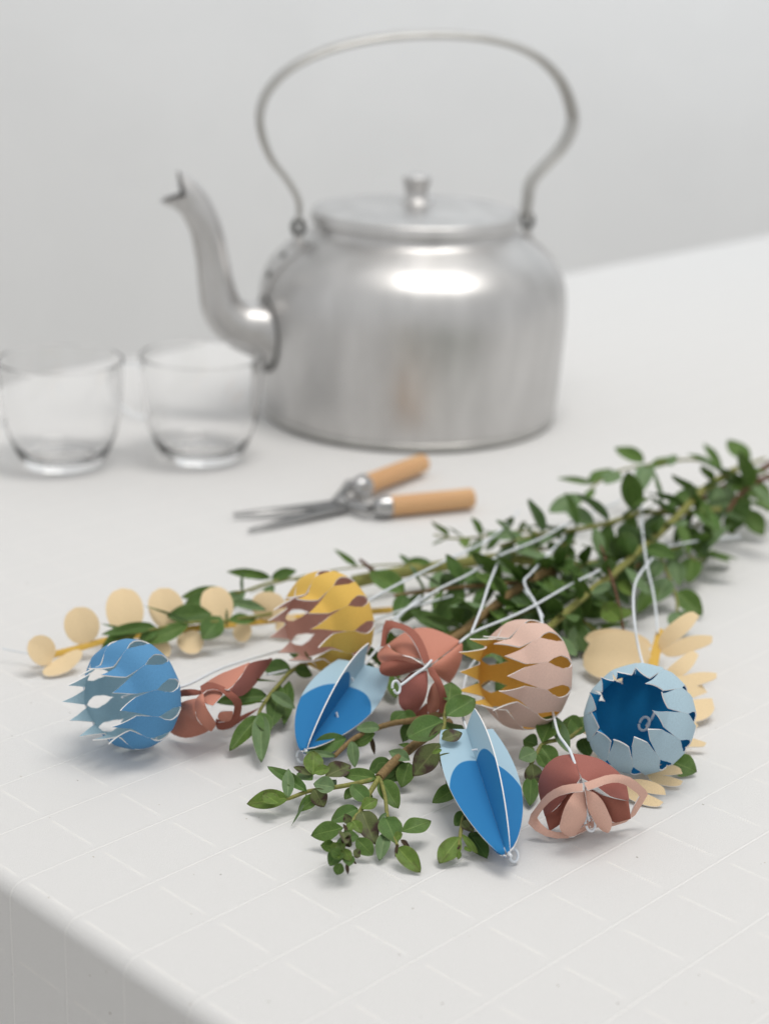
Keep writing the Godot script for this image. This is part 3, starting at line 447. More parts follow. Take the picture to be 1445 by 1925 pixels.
class Shape:
	var v := PackedVector3Array()
	var n := PackedVector3Array()
	var uv := PackedVector2Array()
	var uv2 := PackedVector2Array()
	var idx := PackedInt32Array()

	func tri(a: int, b: int, c: int) -> void:
		var w := (v[b] - v[a]).cross(v[c] - v[a])
		if w.length_squared() < 1e-20:
			return
		if w.dot(n[a] + n[b] + n[c]) > 0.0:
			idx.append_array([a, c, b])
		else:
			idx.append_array([a, b, c])

	func grid(rows: Array, norms: Array, off := 0.0, u_span := 1.0, v_span := 1.0, uvs := []) -> void:
		var first := v.size()
		var w: int = rows[0].size()
		for i in rows.size():
			for j in w:
				var nn: Vector3 = norms[i][j]
				v.append(rows[i][j] + nn * off)
				n.append(nn if off >= 0.0 else -nn)
				if uvs.size():
					uv.append(uvs[i][j])
				else:
					uv.append(Vector2(u_span * j / (w - 1), v_span * i / (rows.size() - 1)))
		for i in rows.size() - 1:
			for j in w - 1:
				var a := first + i * w + j
				tri(a, a + 1, a + w + 1)
				tri(a, a + w + 1, a + w)

	func quad(a: Vector3, b: Vector3, c: Vector3, d: Vector3, nn: Vector3) -> void:
		var f := v.size()
		v.append_array([a, b, c, d])
		n.append_array([nn, nn, nn, nn])
		uv.append_array([Vector2(0, 0), Vector2(1, 0), Vector2(1, 1), Vector2(0, 1)])
		tri(f, f + 1, f + 2)
		tri(f, f + 2, f + 3)

	func arrays(shift: Vector3) -> Array:
		var a := []
		a.resize(Mesh.ARRAY_MAX)
		var p := v.duplicate()
		for i in p.size():
			p[i] -= shift
		a[Mesh.ARRAY_VERTEX] = p
		a[Mesh.ARRAY_NORMAL] = n
		a[Mesh.ARRAY_TEX_UV] = uv
		if uv2.size() == v.size():
			a[Mesh.ARRAY_TEX_UV2] = uv2
		a[Mesh.ARRAY_INDEX] = idx
		return a


func commit(s: Shape, called: String, parent: Node3D, mat: Material) -> MeshInstance3D:
	var m := ArrayMesh.new()
	m.add_surface_from_arrays(Mesh.PRIMITIVE_TRIANGLES, s.arrays(org))
	m.surface_set_material(0, mat)
	return part(called, m, parent)


func normals_of(rows: Array, wrap := false) -> Array:
	var out := []
	var h := rows.size()
	var w: int = rows[0].size()
	for i in h:
		var r := PackedVector3Array()
		for j in w:
			var ip := mini(i + 1, h - 1)
			var im := maxi(i - 1, 0)
			var jp := j + 1
			var jm := j - 1
			if wrap:
				jp = 1 if jp >= w else jp
				jm = w - 2 if jm < 0 else jm
			else:
				jp = mini(jp, w - 1)
				jm = maxi(jm, 0)
			var du: Vector3 = rows[i][jp] - rows[i][jm]
			if du.length_squared() < 1e-14:
				var k := i - 1 if i > h / 2 else i + 1
				du = rows[k][jp] - rows[k][jm]
			var dv: Vector3 = rows[ip][j] - rows[im][j]
			var c := du.cross(dv)
			r.append(c.normalized() if c.length_squared() > 1e-22 else Vector3.ZERO)
		out.append(r)
	for i in h:
		for j in w:
			if out[i][j] == Vector3.ZERO:
				out[i][j] = out[maxi(i - 1, 0)][j] if out[maxi(i - 1, 0)][j] != Vector3.ZERO else Vector3.UP
	return out


func spline(p: Array, k: int) -> PackedVector3Array:
	var out := PackedVector3Array()
	for i in p.size() - 1:
		var a: Vector3 = p[maxi(i - 1, 0)]
		var b: Vector3 = p[i]
		var c: Vector3 = p[i + 1]
		var d: Vector3 = p[mini(i + 2, p.size() - 1)]
		for j in k:
			out.append(b.cubic_interpolate(c, a, d, float(j) / k))
	out.append(p[p.size() - 1])
	return out


func resample(p: PackedVector3Array, count: int) -> PackedVector3Array:
	var total := 0.0
	for i in p.size() - 1:
		total += p[i].distance_to(p[i + 1])
	var out := PackedVector3Array([p[0]])
	var i := 0
	var run := 0.0
	for k in range(1, count - 1):
		var goal := total * k / (count - 1)
		while i < p.size() - 2 and run + p[i].distance_to(p[i + 1]) < goal:
			run += p[i].distance_to(p[i + 1])
			i += 1
		var seg := maxf(p[i].distance_to(p[i + 1]), 1e-9)
		out.append(p[i].lerp(p[i + 1], clampf((goal - run) / seg, 0.0, 1.0)))
	out.append(p[p.size() - 1])
	return out


# tube along a line; radius from r0 to r1 (or a list), oval squash along a fixed direction
func tube(s: Shape, line: PackedVector3Array, radii: Array, sides := 8, caps := true, flat := Vector3.ZERO, squash := 1.0) -> void:
	var rows := []
	var norms := []
	var side := Vector3.ZERO
	var count := line.size()
	for i in count:
		var t := (line[mini(i + 1, count - 1)] - line[maxi(i - 1, 0)]).normalized()
		if flat != Vector3.ZERO:
			side = (flat - t * flat.dot(t)).normalized()
		elif side == Vector3.ZERO:
			side = t.cross(Vector3.UP if absf(t.y) < 0.9 else Vector3.RIGHT).normalized()
		else:
			side = (side - t * side.dot(t)).normalized()
		var other := t.cross(side)
		var f := float(i) / (count - 1) * (radii.size() - 1)
		var k := mini(int(f), radii.size() - 2)
		var r: float = lerpf(radii[k], radii[k + 1], f - k) if radii.size() > 1 else radii[0]
		var row := PackedVector3Array()
		var nr := PackedVector3Array()
		for j in sides + 1:
			var a := TAU * j / sides
			row.append(line[i] + side * cos(a) * r + other * sin(a) * r * squash)
			nr.append((side * cos(a) + other * sin(a) / maxf(squash, 0.05)).normalized())
		rows.append(row)
		norms.append(nr)
	s.grid(rows, norms, 0.0, 1.0, float(count) / 4.0)
	if caps:
		for e in [0, count - 1]:
			var nn := (line[0] - line[1]).normalized() if e == 0 else (line[count - 1] - line[count - 2]).normalized()
			var f := s.v.size()
			s.v.append(line[e])
			s.n.append(nn)
			s.uv.append(Vector2(0.5, 0.5))
			for j in sides + 1:
				s.v.append(rows[e][j])
				s.n.append(nn)
				s.uv.append(Vector2(0.5, 0.5))
			for j in sides:
				s.tri(f, f + 1 + j, f + 2 + j)


# turned body: profile of Vector2(radius, height) about an axis through «at»; the profile runs so that outward is to its right
func lathe(s: Shape, profile: Array, at: Vector3, sides := 64, up := Vector3.UP, sign_out := 1.0) -> void:
	var x := up.cross(Vector3.FORWARD if absf(up.z) < 0.9 else Vector3.RIGHT).normalized()
	var z := x.cross(up)
	var rows := []
	var norms := []
	for i in profile.size():
		var d: Vector2 = profile[mini(i + 1, profile.size() - 1)] - profile[maxi(i - 1, 0)]
		var nn := Vector2(d.y, -d.x).normalized() * sign_out
		var row := PackedVector3Array()
		var nr := PackedVector3Array()
		for j in sides + 1:
			var a := TAU * j / sides
			var out := x * cos(a) + z * sin(a)
			row.append(at + out * profile[i].x + up * profile[i].y)
			nr.append((out * nn.x + up * nn.y).normalized())
		rows.append(row)
		norms.append(nr)
	s.grid(rows, norms)


func smooth2(p: Array, k: int) -> Array:
	var out := []
	for i in p.size() - 1:
		var a: Vector2 = p[maxi(i - 1, 0)]
		var b: Vector2 = p[i]
		var c: Vector2 = p[i + 1]
		var d: Vector2 = p[mini(i + 2, p.size() - 1)]
		for j in k:
			out.append(b.cubic_interpolate(c, a, d, float(j) / k))
	out.append(p[p.size() - 1])
	return out


# a sheet of card with thickness: front, back and a pale cut edge
func card(called: String, rows: Array, parent: Node3D, front: Material, back: Material, edge: Material = null, th := 0.00055) -> MeshInstance3D:
	var norms := normals_of(rows)
	var m := ArrayMesh.new()
	var a := Shape.new()
	a.grid(rows, norms, th * 0.5)
	var b := Shape.new()
	b.grid(rows, norms, -th * 0.5)
	var c := Shape.new()
	var h := rows.size()
	var w: int = rows[0].size()
	var rim := []
	for j in w - 1:
		rim.append([0, j, 0, j + 1, 1, j])
		rim.append([h - 1, j, h - 1, j + 1, h - 2, j])
	for i in h - 1:
		rim.append([i, 0, i + 1, 0, i, 1])
		rim.append([i, w - 1, i + 1, w - 1, i, w - 2])
	for q in rim:
		var p0: Vector3 = rows[q[0]][q[1]]
		var p1: Vector3 = rows[q[2]][q[3]]
		if p0.distance_squared_to(p1) < 1e-12:
			continue
		var n0: Vector3 = norms[q[0]][q[1]] * th * 0.5
		var n1: Vector3 = norms[q[2]][q[3]] * th * 0.5
		var out := (p1 - p0).cross(n0).normalized()
		if out.dot(rows[q[4]][q[5]] - p0) > 0.0:
			out = -out
		c.quad(p0 + n0, p1 + n1, p1 - n1, p0 - n0, out)
	m.add_surface_from_arrays(Mesh.PRIMITIVE_TRIANGLES, a.arrays(org))
	m.surface_set_material(0, front)
	m.add_surface_from_arrays(Mesh.PRIMITIVE_TRIANGLES, b.arrays(org))
	m.surface_set_material(1, back)
	m.add_surface_from_arrays(Mesh.PRIMITIVE_TRIANGLES, c.arrays(org))
	m.surface_set_material(2, edge if edge else M.edge)
	return part(called, m, parent)


# rows of a sheet stretched between two outlines, bulged along «up»
func loft(left: Array, right: Array, bulge := Vector3.ZERO, count := 16, across := 7) -> Array:
	var a := resample(spline(left, 6), count)
	var b := resample(spline(right, 6), count)
	var rows := []
	for i in count:
		var r := PackedVector3Array()
		var t := float(i) / (count - 1)
		for j in across:
			var s := float(j) / (across - 1)
			r.append(a[i].lerp(b[i], s) + bulge * 4.0 * s * (1.0 - s) * sin(PI * clampf(0.08 + t * 0.84, 0.0, 1.0)))
		rows.append(r)
	return rows


# rows of a leaf-shaped sheet from base to tip; from_s..to_s takes a side of it only
func blade(base: Vector3, tip: Vector3, width: float, face: Vector3, shape := 0.5, bend := 0.0, fold := 0.0, from_s := -1.0, to_s := 1.0, count := 15, across := 5, skew := 0.0) -> Array:
	var axis := tip - base
	var len := axis.length()
	var side := axis.cross(face).normalized()
	var up := side.cross(axis).normalized()
	var rows := []
	for i in count:
		var t := float(i) / (count - 1)
		var tt := pow(t, 1.0 + skew)
		var hw := 0.5 * width * pow(maxf(4.0 * tt * (1.0 - tt), 0.0), shape)
		var r := PackedVector3Array()
		for j in across:
			var s := lerpf(from_s, to_s, float(j) / (across - 1))
			r.append(base + axis * t + side * s * hw + up * (bend * len * 4.0 * t * (1.0 - t) + fold * absf(s) * hw))
		rows.append(r)
	return rows


# ---------------------------------------------------------------- materials

func flat(c: Color, rough := 0.8, spec := 0.3) -> StandardMaterial3D:
	var m := StandardMaterial3D.new()
	m.albedo_color = c
	m.roughness = rough
	m.metallic_specular = spec
	return m


func noise_tex(freq: float, lo: float, hi: float, size := 256, seed_ := 1, octaves := 4) -> NoiseTexture2D:
	var n := FastNoiseLite.new()
	n.seed = seed_
	n.frequency = freq
	n.fractal_octaves = octaves
	var g := Gradient.new()
	g.set_color(0, Color(lo, lo, lo))
	g.set_color(1, Color(hi, hi, hi))
	var t := NoiseTexture2D.new()
	t.noise = n
	t.width = size
	t.height = size
	t.seamless = true
	t.color_ramp = g
	return t


func paper(c: Color) -> StandardMaterial3D:
	var m := flat(c, 0.75, 0.35)
	m.albedo_texture = M.grain
	m.uv1_triplanar = true
	m.uv1_scale = Vector3.ONE * 80.0
	m.heightmap_enabled = true
	m.heightmap_texture = M.grain
	m.heightmap_scale = 0.004
	m.backlight_enabled = true
	m.backlight = Color(0.24, 0.24, 0.24)
	return m


func leaf_texture(base: Color, light: Color, blotch: Color, amount: float, seed_: int) -> ImageTexture:
	var w := 96
	var h := 192
	var im := Image.create(w, h, false, Image.FORMAT_RGB8)
	var n := FastNoiseLite.new()
	n.seed = seed_
	n.frequency = 0.022
	var f := FastNoiseLite.new()
	f.seed = seed_ + 9
	f.frequency = 0.11
	for y in h:
		for x in w:
			var s := absf(2.0 * x / (w - 1) - 1.0)
			var t := float(y) / h
			var c := base.lerp(light, clampf(0.18 + 0.22 * f.get_noise_2d(x, y) + 0.15 * n.get_noise_2d(y, x), 0.0, 1.0))
			var vein := fposmod(t * 11.0 - s * 2.2, 1.0)
			c = c.lerp(light, 0.20 * smoothstep(0.86, 0.97, vein) * (1.0 - s))
			c = c.lerp(light, 0.75 * (1.0 - smoothstep(0.02, 0.075, s)) * (1.0 - 0.6 * t))
			c = c.lerp(light, 0.55 * smoothstep(0.90, 0.99, s))
			var b := 0.8 * n.get_noise_2d(x * 0.7 + 40.0, y * 0.6) + 0.12 * f.get_noise_2d(x, y) + (t - 0.55) * 0.9 + (s - 0.5) * 0.35
			c = c.lerp(blotch, amount * smoothstep(-0.15, 0.65, b))
			c = c.lerp(blotch, minf(1.0, amount * 1.3) * smoothstep(0.93, 1.0, s) * 0.5)
			im.set_pixel(x, y, c)
	return ImageTexture.create_from_image(im)


func make_materials() -> void:
	M.grain = noise_tex(0.06, 0.90, 1.0, 256, 3, 6)
	M.edge = flat(Color(0.93, 0.92, 0.91), 0.9)
	M.blue = paper(Color(0.36, 0.59, 0.77))
	M.blue_in = paper(Color(0.74, 0.86, 0.91))
	M.deep_blue = paper(Color(0.06, 0.50, 0.72))
	M.pale_blue = paper(Color(0.70, 0.80, 0.85))
	M.yellow = paper(Color(0.89, 0.73, 0.36))
	M.gold = paper(Color(0.95, 0.77, 0.38))
	M.blush = paper(Color(0.88, 0.75, 0.69))
	M.blush_in = paper(Color(0.93, 0.76, 0.70))
	M.terracotta = paper(Color(0.80, 0.54, 0.46))
	M.rust = paper(Color(0.62, 0.38, 0.32))
	M.rose = paper(Color(0.66, 0.41, 0.37))
	M.skin_pink = paper(Color(0.88, 0.71, 0.64))
	M.cream = paper(Color(0.96, 0.86, 0.69))
	M.straw = paper(Color(0.87, 0.71, 0.34))
	M.wire = flat(Color(0.86, 0.88, 0.90), 0.7)
	M.wire.heightmap_enabled = true
	M.wire.heightmap_texture = M.grain
	M.wire.heightmap_scale = 0.02
	# two-tone print of the buds: a dark almond on pale blue
	var im := Image.create(128, 256, false, Image.FORMAT_RGB8)
	for y in 256:
		for x in 128:
			var t := y / 255.0
			var s := x / 127.0
			var e := 0.27 + 0.22 * pow(s, 3.0)
			var dark := smoothstep(e - 0.006, e + 0.006, t)
			im.set_pixel(x, y, Color(0.66, 0.77, 0.83).lerp(Color(0.15, 0.47, 0.69), dark))
	M.bud = flat(Color(1, 1, 1), 0.75, 0.35)
	M.bud.albedo_texture = ImageTexture.create_from_image(im)
	M.bud.texture_repeat = false
	# aluminium
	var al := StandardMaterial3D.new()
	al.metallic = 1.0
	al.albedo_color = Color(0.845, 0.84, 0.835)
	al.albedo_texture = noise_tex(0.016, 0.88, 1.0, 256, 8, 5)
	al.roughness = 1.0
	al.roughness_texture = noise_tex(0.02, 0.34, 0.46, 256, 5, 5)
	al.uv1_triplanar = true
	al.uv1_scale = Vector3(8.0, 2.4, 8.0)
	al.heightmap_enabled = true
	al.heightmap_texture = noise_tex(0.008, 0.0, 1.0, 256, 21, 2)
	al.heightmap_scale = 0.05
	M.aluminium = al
	var da: StandardMaterial3D = al.duplicate()
	da.albedo_color = Color(0.81, 0.805, 0.79)
	M.dark_aluminium = da
	var st := flat(Color(0.70, 0.70, 0.70), 0.25)
	st.metallic = 1.0
	M.steel = st
	var bl := flat(Color(0.52, 0.52, 0.52), 0.38)
	bl.metallic = 1.0
	M.blade = bl
	var dk := flat(Color(0.42, 0.42, 0.41), 0.45)
	dk.metallic = 1.0
	M.dull = dk
	# wood
	var wd := Image.create(64, 256, false, Image.FORMAT_RGB8)
	var wn := FastNoiseLite.new()
	wn.seed = 12
	wn.frequency = 0.05
	for y in 256:
		for x in 64:
			var g := wn.get_noise_2d(x * 2.4, y * 0.16) * 0.5 + 0.5
			wd.set_pixel(x, y, Color(0.86, 0.71, 0.53).lerp(Color(0.77, 0.58, 0.41), g * 0.9))
	M.wood = flat(Color(1, 1, 1), 0.55, 0.4)
	M.wood.albedo_texture = ImageTexture.create_from_image(wd)
	# glass
	var gl := StandardMaterial3D.new()
	gl.albedo_color = Color(1.0, 1.0, 1.0, 0.0)
	gl.roughness = 0.0
	gl.refraction_enabled = true
	gl.refraction_scale = 0.036
	M.glass = gl
	# leaves and stems
	var dark_brown := Color(0.24, 0.17, 0.15)
	var kinds := [
		[Color(0.29, 0.40, 0.18), Color(0.52, 0.61, 0.34), dark_brown, 0.10],
		[Color(0.36, 0.46, 0.31), Color(0.57, 0.65, 0.45), dark_brown, 0.08],
		[Color(0.35, 0.45, 0.19), Color(0.56, 0.64, 0.33), dark_brown, 0.30],
		[Color(0.33, 0.37, 0.22), Color(0.50, 0.52, 0.34), Color(0.25, 0.18, 0.17), 0.95],
		[Color(0.26, 0.37, 0.17), Color(0.46, 0.55, 0.31), dark_brown, 0.05],
		[Color(0.27, 0.21, 0.17), Color(0.42, 0.38, 0.24), Color(0.18, 0.13, 0.13), 0.8],
		[Color(0.29, 0.41, 0.20), Color(0.48, 0.58, 0.34), dark_brown, 0.16],
	]
	for i in kinds.size():
		var k: Array = kinds[i]
		var m := flat(Color(1, 1, 1), 0.5, 0.3)
		m.albedo_texture = leaf_texture(k[0], k[1], k[2], k[3], 30 + i * 7)
		m.texture_repeat = false
		m.backlight_enabled = true
		m.backlight = Color(0.22, 0.26, 0.10)
		leaf_mats.append(m)
	M.stem_green = flat(Color(0.60, 0.60, 0.34), 0.6)
	M.stem_green.albedo_texture = noise_tex(0.05, 0.72, 1.0, 128, 44, 4)
	M.stem_green.uv1_triplanar = true
	M.stem_green.uv1_scale = Vector3.ONE * 60.0
	M.stem_brown = flat(Color(0.60, 0.50, 0.34), 0.65)
	M.stem_brown.albedo_texture = M.stem_green.albedo_texture
	M.stem_brown.uv1_triplanar = true
	M.stem_brown.uv1_scale = Vector3.ONE * 60.0
	M.bark = flat(Color(0.46, 0.33, 0.25), 0.7)
	M.bark.albedo_texture = M.stem_green.albedo_texture
	M.bark.uv1_triplanar = true
	M.bark.uv1_scale = Vector3.ONE * 60.0


# woven cotton: a plain weave in 64 threads a cell, raised cords one way, a loose zigzag stitch the other
func cloth_material() -> StandardMaterial3D:
	var size := 1024
	var block := Image.create(32, 32, false, Image.FORMAT_L8)
	for y in 32:
		for x in 32:
			var over := (int(x / 16) + int(y / 16)) % 2 == 0
			var fx := fposmod(x + 0.5, 16.0) / 16.0
			var fy := fposmod(y + 0.5, 16.0) / 16.0
			var g := sin(PI * fx) * (0.75 + 0.25 * sin(PI * fy)) if over else sin(PI * fy) * (0.75 + 0.25 * sin(PI * fx)) * 0.9
			g = 0.14 + 0.32 * g
			block.set_pixel(x, y, Color(g, g, g))
	var im := Image.create(size, size, false, Image.FORMAT_L8)
	for y in 32:
		for x in 32:
			im.blit_rect(block, Rect2i(0, 0, 32, 32), Vector2i(x * 32, y * 32))
	var n := FastNoiseLite.new()
	n.seed = 77
	n.frequency = 0.02
	# cord along v at u = 0.5
	for y in size:
		for x in range(-26, 27):
			var d := absf(x + 3.0 * n.get_noise_1d(y)) / 19.0
			var g := 0.36 + 0.58 * sqrt(maxf(0.0, 1.0 - d * d)) * (0.72 + 0.28 * sin(y * 0.3927)) * (0.85 + 0.15 * n.get_noise_1d(y * 2.0 + 900.0)) if d < 1.0 else 0.12
			im.set_pixel(512 + x, y, Color(g, g, g))
	# stitch along u at v = 0.5, slack where it crosses the cord
	for x in size:
		var away := absf(x - 512.0) / 512.0
		var gain := smoothstep(0.12, 0.45, away) * (1.0 - 0.6 * smoothstep(0.75, 1.0, away))
		for y in range(-26, 27):
			var old := im.get_pixel(x, 512 + y).r
			var w := sin(x * 0.17 + y * 0.055 * sin(x * 0.013)) * 0.5 + 0.5
			var g := old * 0.55 + (0.06 + 0.30 * w * w) * sqrt(maxf(0.0, 1.0 - pow(y / 26.0, 2)))
			g = lerpf(old, g, gain)
			im.set_pixel(x, 512 + y, Color(g, g, g))
	var m := flat(Color(0.935, 0.93, 0.922), 0.9, 0.2)
	m.heightmap_enabled = true
	m.heightmap_texture = ImageTexture.create_from_image(im)
	m.heightmap_scale = 0.05
	# stitches are a creamier yarn; cords are painted lighter in place of relief shading
	var yarn := Image.create(512, 512, false, Image.FORMAT_RGB8)
	for y in 512:
		for x in 512:
			var d := absf(x - 256.0 + 1.5 * n.get_noise_1d(y * 2)) / 8.0
			var cord := (1.0 - smoothstep(0.5, 1.0, d)) * (0.75 + 0.25 * sin(y * 0.7854))
			var away := absf(x - 256.0) / 256.0
			var w := sin(x * 0.34 + (y - 256.0) * 0.11 * sin(x * 0.026)) * 0.5 + 0.5
			var st := w * (1.0 - smoothstep(6.0, 12.0, absf(y - 256.0))) * smoothstep(0.12, 0.4, away) * (1.0 - 0.5 * smoothstep(0.75, 1.0, away))
			var c := Color(0.955, 0.957, 0.96).lerp(Color(1, 1, 1), cord).lerp(Color(0.995, 0.982, 0.958), st * 0.5 * (0.6 + 0.8 * n.get_noise_2d(x * 0.9, 40.0)))
			yarn.set_pixel(x, y, c * (1.0 + 0.012 * n.get_noise_2d(x * 3, y * 3)))
	m.albedo_texture = ImageTexture.create_from_image(yarn)
	# cotton flecks and a faint change of tone, on a sheet of nine cells
	var sp := Image.create(1024, 1024, false, Image.FORMAT_RGB8)
	sp.fill(Color(1, 1, 1))
	var r := RandomNumberGenerator.new()
	r.seed = 5
	for k in 70:
		var at := Vector2i(r.randi_range(2, 1018), r.randi_range(2, 1018))
		var tone := r.randf_range(0.62, 0.93)
		var c := Color(tone, tone * 0.97, tone * 0.92)
		sp.fill_rect(Rect2i(at, Vector2i(r.randi_range(1, 3), r.randi_range(1, 2))), c)
	m.detail_enabled = true
	m.detail_albedo = ImageTexture.create_from_image(sp)
	m.detail_blend_mode = BaseMaterial3D.BLEND_MODE_MUL
	m.detail_uv_layer = BaseMaterial3D.DETAIL_UV_2
	return m


# ---------------------------------------------------------------- leaves of the real eucalyptus

func make_leaf_meshes() -> void:
	rng.seed = 11
	for k in 7:
		var rows := []
		var fold := rng.randf_range(0.12, 0.5)
		var droop := rng.randf_range(-0.10, 0.16)
		var twist := rng.randf_range(-0.3, 0.3)
		var fat := rng.randf_range(0.62, 0.85)
		var peak := rng.randf_range(0.80, 1.05)
		for i in 13:
			var t := i / 12.0
			var hw := 0.5 * pow(maxf(sin(PI * pow(t, peak)), 0.0), fat) * (1.0 if t < 0.6 else 1.0 - 0.12 * (t - 0.6) / 0.4)
			if i == 0:
				hw = 0.03
			var r := PackedVector3Array()
			for j in 7:
				var s := j / 3.0 - 1.0
				var y := fold * absf(s) * hw * (1.0 - 0.5 * t) + 0.018 * sin(9.0 * t + s * 3.0 + k)
				var a := twist * t
				r.append(Vector3(s * hw * cos(a), y + s * hw * sin(a), -t))
			rows.append(r)
		for r in rows:
			for j in 7:
				r[j].y += droop * (1.0 - pow(1.0 - 2.0 * -r[j].z * 0.5, 2)) * -1.0
		var sh := Shape.new()
		sh.grid(rows, normals_of(rows))
		var m := ArrayMesh.new()
		m.add_surface_from_arrays(Mesh.PRIMITIVE_TRIANGLES, sh.arrays(Vector3.ZERO))
		leaf_meshes.append(m)


# a leaf from base to tip, «width» in metres, turned by «roll» degrees about its length from lying face up
func leaf(parent: Node3D, base: Vector3, tip: Vector3, width: float, kind: int, roll := 0.0, variant := -1) -> void:
	var z := base - tip
	var len := maxf(z.length(), 0.001)
	z = z / len
	var x := Vector3.UP.cross(z)
	x = Vector3.RIGHT if x.length() < 0.05 else x.normalized()
	var y := z.cross(x)
	var b := Basis(x, y, z).rotated(z, deg_to_rad(roll))
	var o := MeshInstance3D.new()
	o.name = "leaf"
	o.mesh = leaf_meshes[variant if variant >= 0 else rng.randi() % leaf_meshes.size()]
	o.material_override = leaf_mats[kind]
	o.transform = Transform3D(b * Basis.from_scale(Vector3(width, (width + len * 0.5) * 0.6, len)), base - org)
	parent.add_child(o, true)


func stem(parent: Node3D, line: Array, r0: float, r1: float, mat: Material, called := "stem") -> PackedVector3Array:
	var s := Shape.new()
	var l := spline(line, 5)
	tube(s, l, [r0, r1], 8)
	commit(s, called, parent, mat)
	return l


# opposite pairs of leaves along a stem, between two shares of its length
func leaf_pairs(parent: Node3D, line: PackedVector3Array, pairs: int, from: float, to: float, size: float, seed_: int, kinds: Array, lift := 0.35) -> void:
	rng.seed = seed_
	var l := resample(line, 120)
	for k in pairs:
		var f := lerpf(from, to, (k + rng.randf() * 0.5) / pairs)
		var i := clampi(int(f * 119), 1, 118)
		var dir := (l[i + 1] - l[i - 1]).normalized()
		var side := dir.cross(Vector3.UP).normalized()
		var up := side.cross(dir)
		var spin := rng.randf_range(-0.7, 0.7) + (PI / 2 if k % 2 else 0.0)
		for sgn in [-1.0, 1.0]:
			var out: Vector3 = (side * cos(spin) + up * sin(spin)) * sgn
			var go: Vector3 = (out + dir * rng.randf_range(0.25, 0.9) + Vector3.UP * rng.randf_range(-0.2, lift)).normalized()
			var len := size * rng.randf_range(0.72, 1.2)
			var tip: Vector3 = l[i] + go * len
			tip.y = maxf(tip.y, TOP + 0.002)
			leaf(parent, l[i] + out * 0.0008, tip, len * rng.randf_range(0.36, 0.52), kinds[rng.randi() % kinds.size()], rng.randf_range(-40, 40))


func wire(parent: Node3D, line: Array, called := "wire_stem", r := 0.00062) -> void:
	var s := Shape.new()
	tube(s, spline(line, 6), [r, r], 8)
	commit(s, called, parent, M.wire)


func wire_loop(parent: Node3D, at: Vector3, axis: Vector3, r: float) -> void:
	var x := axis.cross(Vector3.UP).normalized()
	var y := x.cross(axis).normalized()
	var l := []
	for i in 13:
		var a := TAU * i / 12.5
		l.append(at + x * cos(a) * r * 0.7 + y * sin(a) * r + axis * i * 0.00008)
	wire(parent, l, "wire_loop", 0.0006)


# ---------------------------------------------------------------- the paper flowers

# twelve strips from a hub, bent round into a bulb, with eyes at the shoulder and folded points at the mouth
func protea(label: String, at: Vector3, axis: Vector3, spin: float, size: float, tip_r: float, outside: Material, inside: Material, seed_: int) -> Node3D:
	var base := Vector3(at.x, maxf(TOP, at.y - 0.026), at.z)
	var t := thing("paper_protea", label, "paper flower", base, "paper bulb flowers with pointed strips")
	rng.seed = seed_
	axis = axis.normalized()
	var x := axis.cross(Vector3.UP).normalized()
	var y := x.cross(axis).normalized()
	var prof := [[-13.0, 0.4, 1.0], [-12.9, 10.0, 1.0], [-12.0, 17.5, 1.0], [-9.4, 22.2, 1.0], [-5.0, 25.1, 0.66], [-0.5, 25.9, 0.55], [3.4, 25.4, 0.70], [6.8, 24.0, 1.0], [9.6, 21.6, 1.0], [13.8, 16.8, 0.84], [17.9, (16.8 * 2 + tip_r) / 3, 0.54], [21.9, (16.8 + tip_r * 2) / 3, 0.25], [26.0, tip_r, 0.0]]
	for k in 12:
		var bend := rng.randf_range(-1.6, 1.6)
		var skew := rng.randf_range(-0.05, 0.05)
		var lay := 0.0
		var rows := []
		for i in prof.size() - 1:
			var crease := i >= 9
			for q in 3:
				var f := q / 3.0
				var p0: Array = prof[maxi(i - 1, 0)]
				var p1: Array = prof[i]
				var p2: Array = prof[i + 1]
				var p3: Array = prof[mini(i + 2, prof.size() - 1)]
				var z := cubic_interpolate(p1[0], p2[0], p0[0], p3[0], f) if not crease else lerpf(p1[0], p2[0], f)
				var r := cubic_interpolate(p1[1], p2[1], p0[1], p3[1], f) if not crease else lerpf(p1[1], p2[1], f)
				rows.append(strip_row(at, axis, x, y, spin + TAU * k / 12, z, r, lerpf(p1[2], p2[2], smoothstep(0.0, 1.0, f) if i < 6 else f), size, lay, bend, skew))
		var e: Array = prof[prof.size() - 1]
		rows.append(strip_row(at, axis, x, y, spin + TAU * k / 12, e[0], e[1], 0.004, size, lay, bend, skew))
		card("petal", rows, t, inside, outside)
	return t


func strip_row(at: Vector3, axis: Vector3, x: Vector3, y: Vector3, a0: float, z: float, r: float, share: float, size: float, lay: float, bend: float, skew: float) -> PackedVector3Array:
	var row := PackedVector3Array()
	var past := maxf(0.0, (z - 13.8) / 12.2)
	for j in 7:
		var s := j / 3.0 - 1.0
		var a := s * PI / 12 * share
		var rr := r * lerpf(1.0, cos(PI / 12) / cos(a), 0.65) + bend * past * past * 1.6 + past * 0.0
		var b := a0 + a + skew * past
		row.append(at + axis * z * 0.001 * size + (x * cos(b) + y * sin(b)) * (rr * 0.001 * size + lay))
	return row


